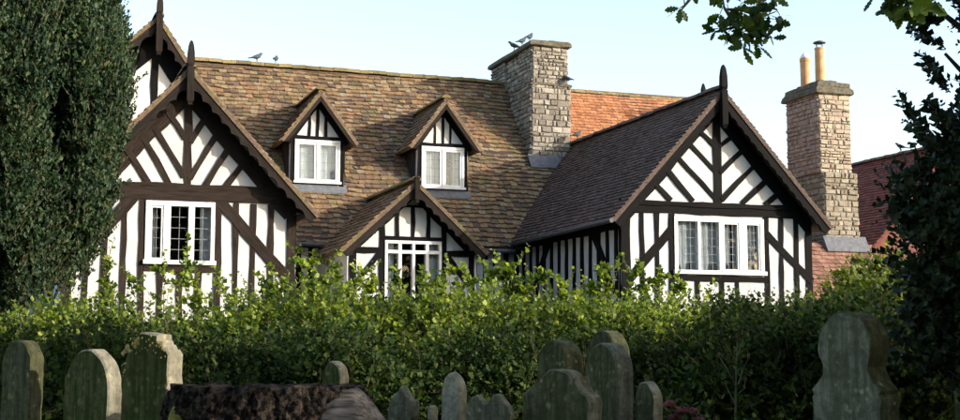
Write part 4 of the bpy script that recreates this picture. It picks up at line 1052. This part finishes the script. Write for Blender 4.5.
def headstone(label, px0, pxe, px1, ytop, Y, yaw, outline, mat, h=None, lean=(0, 0), group='old headstones in the churchyard', extra=None, edge_mat=None, rough=.008, w=None, thick=None):
    """the face spans px0..pxe and its right edge pxe..px1 in the photograph at distance Y: gives width, thickness and place"""
    a = rad(yaw); phi = math.atan(((px0 + px1) / 2 - 480) / 1354)
    w = w or (pxe - px0) / 1354 * Y / math.cos(a); th = thick or (px1 - pxe) / 1354 * Y / math.sin(a); th = min(max(th, .07), .20)
    xc = xat((px0 + px1) / 2, Y); g = ground_z(xc, Y); ztop = EYE + (360 - ytop) / 1354 * Y; h = ztop - g + .0
    t = thing('headstone', label, 'headstone', (xc, Y, g), -a - phi, group); t.rotation_euler = (rad(lean[0]), rad(lean[1]), -a - phi)
    pts = outline(w, h)
    # resample for a weathered surface
    fine = []
    for (x0, z0), (x1, z1) in zip(pts, pts[1:]):
        k = max(1, int(math.hypot(x1 - x0, z1 - z0) / .07))
        for i in range(k): fine.append((x0 + (x1 - x0) * i / k, z0 + (z1 - z0) * i / k))
    fine.append(pts[-1])
    fine[0] = (fine[0][0], -.25); fine[-1] = (fine[-1][0], -.25)
    sd = px0 * .37
    nz = lambda x, z, k: rough * 1.6 * mnoise.noise(Vector((x * 9 + sd, z * 9, k)))
    mb = MB(); n = len(fine); cxm = 0; czm = h * .45
    rings = []
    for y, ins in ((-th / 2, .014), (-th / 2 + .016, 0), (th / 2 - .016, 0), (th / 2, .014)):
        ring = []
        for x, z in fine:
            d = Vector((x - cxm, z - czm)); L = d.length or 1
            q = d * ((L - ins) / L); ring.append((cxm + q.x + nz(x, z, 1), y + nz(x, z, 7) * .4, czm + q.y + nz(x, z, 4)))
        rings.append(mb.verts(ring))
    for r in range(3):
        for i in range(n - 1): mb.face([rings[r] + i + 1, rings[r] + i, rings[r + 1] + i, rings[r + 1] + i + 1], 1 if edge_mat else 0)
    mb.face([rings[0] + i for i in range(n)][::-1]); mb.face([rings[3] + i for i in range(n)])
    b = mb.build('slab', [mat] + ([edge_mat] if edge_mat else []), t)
    if extra: extra(t, w, h, th)
    return t

headstone('dark algae covered round topped headstone at the far left end', 6, 33, 46, 340, 10.8, 54, lambda w, h: head_round(w, h, w * .52), 'grave_dark', edge_mat='grave_dark')
headstone('green stained arched headstone with a pale sunlit edge beside the broken topped one', 66, 109, 123, 349, 10.4, 53, lambda w, h: head_round(w, h, w * .58), 'grave_green', edge_mat='grave_pale', lean=(0, 1.5))  # pale edge colour puts the sunlight into the stone
def ornate(w, h):
    p = [(.5, 0), (.5, -.115), (.47, -.095), (.44, -.10), (.40, -.07), (.34, -.075), (.30, -.045), (.25, -.05), (.22, -.005), (.10, 0), (-.03, .0), (-.10, -.01), (-.13, -.05), (-.22, -.055), (-.27, -.10), (-.36, -.105), (-.41, -.16), (-.5, -.18), (-.5, 0)]
    q = [(x * w, h + z * 1.25) for x, z in p]; q[0] = (q[0][0], 0); q[-1] = (q[-1][0], 0); return q
def lichens(t, w, h, th):
    m = MB(); rg = random.Random(4)
    for q in range(44):
        x = rg.uniform(-.24, .24) * 1.0; d = rg.random() ** 1.6
        z = -.02 - max(0, abs(x - .02) - .06) * .62 - d * (.12 + (.10 if x < -.1 else 0)); r = rg.uniform(.006, .02) * (1.25 - d)
        k = 9; b = m.verts([(x * w / .5 + r * rg.uniform(.7, 1.1) * math.cos(6.283 * i / k), -th / 2 - .003, h + z + r * rg.uniform(.7, 1.3) * math.sin(6.283 * i / k)) for i in range(k)] + [(x * w / .5, -th / 2 - .010, h + z)])
        for i in range(k): m.face([b + i, b + (i + 1) % k, b + k])
    m.build('lichen', 'lichen', t)['kind'] = 'stuff'
headstone('broken topped headstone with crumbling yellow lichened crest and bright edge', 124, 169, 184, 333, 9.9, 40, ornate, 'grave_green', edge_mat='grave_pale', extra=lichens, rough=.014)  # edge coloured bright for the sun falling on it
headstone('small pale round headstone peeping over the dark stump', 323, 341, 350, 361, 13.2, 55, lambda w, h: head_round(w, h, w * .55), 'grave_green', edge_mat='grave_pale')  # edge made paler than the green face to look sunlit
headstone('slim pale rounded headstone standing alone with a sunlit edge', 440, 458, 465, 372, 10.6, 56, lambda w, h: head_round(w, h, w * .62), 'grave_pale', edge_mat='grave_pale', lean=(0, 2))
def ogee(w, h):
    p = [(.5, -.16), (.46, -.10), (.40, -.06), (.30, -.01), (.20, 0), (.10, -.025), (.02, -.06), (-.02, -.075), (-.08, -.05), (-.2, 0), (-.3, -.02), (-.4, -.07), (-.46, -.11), (-.5, -.17)]
    return [(w / 2, 0)] + [(x * w, h + z) for x, z in p] + [(-w / 2, 0)]
headstone('low grey headstone with a scrolled wavy top behind the slim pale one', 462, 508, 514, 394, 11.6, 24, ogee, 'grave_grey', edge_mat='grave_grey', rough=.02)
headstone('round topped dark headstone at the back left of the overlapping group', 537, 564, 583, 340, 12.2, 57, lambda w, h: head_round(w, h, w * .5), 'grave_dark', edge_mat='grave_dark')
headstone('shouldered headstone with round head at the front of the overlapping group', 520, 588, 602, 368, 10.2, 42, lambda w, h: head_shoulder(w, h, w * .27, h - .19), 'grave_dark', edge_mat='grave_grey', rough=.016)
headstone('broad tall rounded headstone rearmost in the overlapping group', 586, 614, 629, 331, 13.0, 57, lambda w, h: head_round(w, h, w * .5), 'grave_dark', edge_mat='grave_dark')
headstone('tall rounded headstone with streaked grey edge in the overlapping group', 584, 615, 632, 343, 11.2, 58, lambda w, h: head_round(w, h, w * .5), 'grave_dark', edge_mat='grave_grey')
headstone('rounded headstone with yellow lit rim at the right of the overlapping group', 633, 652, 661, 381, 10.3, 55, lambda w, h: head_round(w, h, w * .6), 'grave_dark', edge_mat='grave_pale')  # rim coloured pale as if lit by the sun
def keyhole(w, h):
    c = h - .24
    top = arc(0, c, .24, -.45, math.pi + .45, 20)
    r = [(w / 2, 0), (w / 2, h - .60), (w / 2 - .02, h - .575), (.31, h - .545), (.255, h - .50), (.218, h - .44), (.208, h - .38)]
    return r + top + [(-x, z) for x, z in reversed(r)]
headstone('big weathered headstone with a round head on a narrow neck and wide shoulders', 806, 874, 897, 312, 9.6, 40, keyhole, 'grave_grey', edge_mat='grave_dark', rough=.014)
headstone('mossy headstone whose rim is cut by the right picture edge', 950, 968, 978, 382, 10.4, 50, lambda w, h: head_round(w, h, w * .4), 'grave_green', edge_mat='grave_green')
headstone('pale sunlit leaning slab edge just left of the slim rounded headstone', 429, 434, 437, 404, 11.2, 45, lambda w, h: head_round(w, h, w * .4), 'grave_pale', edge_mat='grave_pale', thick=.07)  # sunlight on the edge is in its pale colour

# small mossy kerb stone at the foot of the broken topped headstone
def lump(name, label, cat, loc, rx, ry, rz, mat, seed, amp=.2, group=None, freq=2.4):
    rg = random.Random(seed); mb = MB(); nu, nv = 26, 14; rings = []
    for j in range(nv + 1):
        th = math.pi * j / nv; ring = []
        for i in range(nu):
            ph = 2 * math.pi * i / nu; d = Vector((math.sin(th) * math.cos(ph), math.sin(th) * math.sin(ph), math.cos(th)))
            f = 1 + amp * mnoise.noise(d * freq + Vector((seed, 0, 0))) + amp * .5 * mnoise.noise(d * freq * 2.6 + Vector((0, seed, 0)))
            ring.append((d.x * rx * f, d.y * ry * f, d.z * rz * f))
        rings.append(mb.verts(ring))
    for j in range(nv):
        for i in range(nu): mb.face([rings[j] + i, rings[j + 1] + i, rings[j + 1] + (i + 1) % nu, rings[j] + (i + 1) % nu])
    o = mb.build(name, mat, None, True); o.location = loc
    return tag(o, label, cat, group)
lump('mossy_stone', 'small stone crowned with yellow green moss at the broken headstone foot', 'stone', (xat(178, 9.3), 9.3, .82), .105, .09, .42, 'moss', 2, .2)

# broken jagged slab beside the stump
def jag(w, h): return [(w / 2, 0), (w / 2, h - .16), (w * .42, h - .10), (w * .30, h - .09), (w * .22, h - .03), (w * .08, h), (-w * .1, h - .04), (-w * .2, h - .045), (-w * .35, h - .13), (-w / 2, h - .17), (-w / 2, 0)]
headstone('jagged broken stump of a grey headstone between the tree stump and the slim pale headstone', 386, 412, 420, 386, 10.9, 30, jag, 'grave_grey', edge_mat='grave_grey', rough=.03)

# the old tree stump with its bleached root
def stump():
    Y = 9.6; x = xat(270, Y); g = ground_z(x, Y); t = thing('tree_stump', 'wide dark fibrous tree stump with a flat top and a bleached root flare', 'stump', (x, Y, g))
    zt = EYE + (360 - 385) / 1354 * Y - g; mb = MB(); nu, nv = 220, 60; rings = []
    for j in range(nv + 1):
        f = j / nv; ring = []
        for i in range(nu):
            a = 2 * math.pi * i / nu; d = Vector((math.cos(a), math.sin(a), 0))
            fl = 1 + .35 * (1 - f) ** 2
            n = .10 * mnoise.noise(d * 1.6 + Vector((3, 1, f * .7))) + .09 * mnoise.noise(Vector((d.x * 6, d.y * 6, f * 4))) + .08 * mnoise.noise(Vector((d.x * 14, d.y * 14, f * 12))) - .07 * abs(mnoise.noise(Vector((d.x * 22, d.y * 22, f * 16)))) + .03 * mnoise.noise(Vector((d.x * 48, d.y * 48, f * 40)))
            r = .70 * (fl + n) * (1 - .07 * max(0, (f - .85) / .15) ** 2) * (1 + .03 * math.sin(a * 3))
            ring.append((d.x * r, d.y * r * .75, -.2 + (zt + .2) * f + (.02 * mnoise.noise(d * 2.2) + .025 * mnoise.noise(d * 6)) * max(0, (f - .6) / .4)))
        rings.append(mb.verts(ring))
    for j in range(nv):
        for i in range(nu): mb.face([rings[j] + i, rings[j] + (i + 1) % nu, rings[j + 1] + (i + 1) % nu, rings[j + 1] + i])
    b = mb.verts([(0, 0, zt - .05)]) ; inner = mb.verts([(p[0] * .6, p[1] * .6, zt - .015 + .03 * mnoise.noise(Vector(p) * 7)) for p in mb.v[rings[nv]:rings[nv] + nu]])
    for i in range(nu):
        mb.face([rings[nv] + i, rings[nv] + (i + 1) % nu, inner + (i + 1) % nu, inner + i]); mb.face([inner + i, inner + (i + 1) % nu, b])
    mb.build('trunk', 'stump', t, False)
    r = MB(); rings = []; nx, na = 64, 40
    prof = [(.38, zt - .06), (.48, zt - .005), (.60, zt), (.67, zt - .035), (.76, zt - .13), (.84, zt - .24), (.93, zt - .36), (1.06, zt - .55), (1.25, zt - .80), (1.5, -.2)]
    for i in range(nx + 1):
        x_ = .38 + 1.12 * i / nx
        for (a, b), (c, d) in zip(prof, prof[1:]):
            if x_ <= c + 1e-6: hh = b + (d - b) * (x_ - a) / (c - a); break
        dp = .40 - .16 * i / nx; ring = []
        for k in range(na + 1):
            an = math.pi * k / na; fl = mnoise.noise(Vector((an * 5.5 - x_ * 1.2, x_ * .8, 2))) * .07 + mnoise.noise(Vector((an * 13 - x_ * 2, x_ * 1.6, 5))) * .035
            f = 1 + fl
            ring.append((x_ + .05 * math.cos(an) + mnoise.noise(Vector((an * 9, x_ * 3, 9))) * .012, -.10 - dp * f * math.cos(an) * (1 + .5 * (1 - math.sin(an))), -.2 + (hh + .2) * (math.sin(an) ** .55) * (1 + fl * .25)))
        rings.append(r.verts(ring))
    for i in range(nx):
        for k in range(na): r.face([rings[i] + k, rings[i] + k + 1, rings[i + 1] + k + 1, rings[i + 1] + k])
    r.face([rings[0] + k for k in reversed(range(na + 1))]); r.build('root', 'root', t, True)
stump()

# rough grass tufts between the graves
def grass():
    n = 26000; x = RNG.uniform(-7, 7, n); y = RNG.uniform(6.5, 15, n); g = np.array([ground_z(a, b) for a, b in zip(x, y)])
    P = np.stack([x, y, g - .02], 1); D = unit(np.stack([RNG.normal(0, .3, n), RNG.normal(0, .3, n), np.ones(n)], 1)); L = RNG.uniform(.08, .34, n)
    W = unit(np.cross(D, RNG.normal(size=(n, 3)))) * .006
    tag(fast_mesh('grass', diamonds(P, D * L[:, None], W), 4, 'grass', RNG.random(n)), 'rough grass growing between the headstones', 'grass', kind='stuff')
grass()

# dry branching stalk and a clump of pink flowers
def stalk():
    Y = 10.8; x = xat(735, Y); g = ground_z(x, Y); t = thing('dead_flower_stalk', 'dry branching flower stalk with brown seed heads in the shade', 'plant', (x, Y, g))
    Z = lambda py: EYE + (360 - py) / 1354 * Y - g; X = lambda px: xat(px, Y) - x
    main = [(0, 0, 0), (X(733), 0, Z(415)), (X(734), .02, Z(390)), (X(735), 0, Z(362)), (X(736), 0, Z(340))]
    mb = MB(); mb.tube(main, [.011, .010, .008, .007, .004], 6); heads = [(X(736), 0, Z(338))]
    for a, b, c in (((734, 384), (726, 372), (718, 357)), ((735, 384), (742, 370), (746, 358)), ((735, 362), (729, 350), (724, 342)), ((735, 356), (740, 346), (742, 335)), ((733, 405), (728, 396), (724, 385)), ((735, 395), (741, 388), (744, 381))):
        p = [(X(q[0]), random.uniform(-.05, .05), Z(q[1])) for q in (a, b, c)]; mb.tube(p, [.006, .005, .003], 5); heads.append(p[-1])
    mb.build('stem', 'greenstem', t)
    for h in heads:
        s = MB(); s.lathe([(.002, -.012), (.009, -.003), (.013, .010), (.011, .026), (.004, .036)], h, 8); s.build('seed_head', 'seed', t, True)
    n = 26; f = RNG.random(n); P = np.stack([np.zeros(n), np.zeros(n), f * Z(362)], 1); D = unit(np.stack([RNG.normal(size=n), RNG.normal(size=n), RNG.uniform(-.3, .7, n)], 1)); W = unit(np.cross(D, np.array([0, 0, 1.0]))) * .014
    fast_mesh('leaves', diamonds(P, D * RNG.uniform(.06, .14, n)[:, None], W), 4, 'grass', RNG.random(n), t)
stalk()
def flowers():
    Y = 11.0; x = xat(680, Y); g = ground_z(x, Y); t = thing('flowering_plant', 'clump of dusky pink flower heads beside the yellow rimmed headstone', 'plant', (x, Y, g)); st = MB(); PV = []
    for px, py in ((668, 404), (689, 411), (679, 410), (673, 417), (696, 420)):
        q = Vector((xat(px, Y) - x, random.uniform(-.1, .1), EYE + (360 - py) / 1354 * Y - g)); st.tube([(q.x * .3, q.y * .3, 0), (q.x * .8, q.y, q.z * .6), tuple(q)], [.007, .006, .004], 5)
        mb = MB(); rg = random.Random(int(px)); nu = 40; rings = []
        for lv in range(9):
            th = math.pi * .62 * lv / 8
            rings.append(mb.verts([(q.x + .05 * math.sin(th) * math.cos(a) * (1 + .35 * rg.uniform(-1, 1)), q.y + .05 * math.sin(th) * math.sin(a) * (1 + .35 * rg.uniform(-1, 1)), q.z + .032 * math.cos(th) + rg.uniform(-.008, .008)) for a in [2 * math.pi * k / nu for k in range(nu)]]))
        for lv in range(8):
            for k in range(nu): mb.face([rings[lv] + k, rings[lv + 1] + k, rings[lv + 1] + (k + 1) % nu, rings[lv] + (k + 1) % nu], 0, rg.random())
        mb.build('flower_head', 'petal', t)
    st.build('stem', 'greenstem', t)
    n = 260; P = RNG.normal(size=(n, 3)) * np.array([.13, .1, .2]) + np.array([0, 0, .45]); D = unit(RNG.normal(size=(n, 3)) + np.array([0, 0, .6])); W = unit(np.cross(D, RNG.normal(size=D.shape))) * .013
    fast_mesh('leaves', diamonds(P, D * .09, W), 4, 'hedge_dark', RNG.random(n), t)
flowers()

# ------------------------------------------------------------------ light, sky, camera
EL = math.asin(SUN.z); AZ = math.atan2(SUN.x, SUN.y)      # azimuth clockwise from +Y
sl = bpy.data.lights.new('sun', 'SUN'); sl.energy = 2.15; sl.angle = rad(.6); sl.color = (1.0, .955, .89)
so = bpy.data.objects.new('sun', sl); COL.objects.link(so); so.rotation_euler = (-SUN).to_track_quat('-Z', 'Y').to_euler(); so.location = (20, -10, 20)
w = bpy.data.worlds.new('World'); SC.world = w; w.use_nodes = True; nt = w.node_tree
sk = nt.nodes.new('ShaderNodeTexSky'); sk.sky_type = 'NISHITA'; sk.sun_disc = False; sk.sun_elevation = EL; sk.sun_rotation = AZ
sk.altitude = 50; sk.air_density = 1.0; sk.dust_density = 2.4; sk.ozone_density = .7
bg = nt.nodes['Background']; bg.inputs[1].default_value = .15; nt.links.new(sk.outputs[0], bg.inputs[0])

cam = bpy.data.cameras.new('camera'); co = bpy.data.objects.new('camera', cam); COL.objects.link(co); SC.camera = co
cam.sensor_width = 36; cam.sensor_fit = 'HORIZONTAL'; cam.lens = 36 * 1354 / 960; cam.clip_start = .1; cam.clip_end = 5000
co.location = (0, 0, EYE); co.rotation_euler = (math.pi / 2 + math.atan((360 - 210) / 1354), 0, 0)

SC.render.engine = 'CYCLES'
SC.cycles.max_bounces = 6; SC.cycles.transparent_max_bounces = 12; SC.cycles.use_denoising = True
try: SC.cycles.denoiser = 'OPENIMAGEDENOISE'
except Exception: pass
SC.view_settings.view_transform = 'Standard'; SC.view_settings.look = 'None'; SC.view_settings.gamma = 1; SC.view_settings.use_curve_mapping = False
SC.view_settings.exposure = 1.66
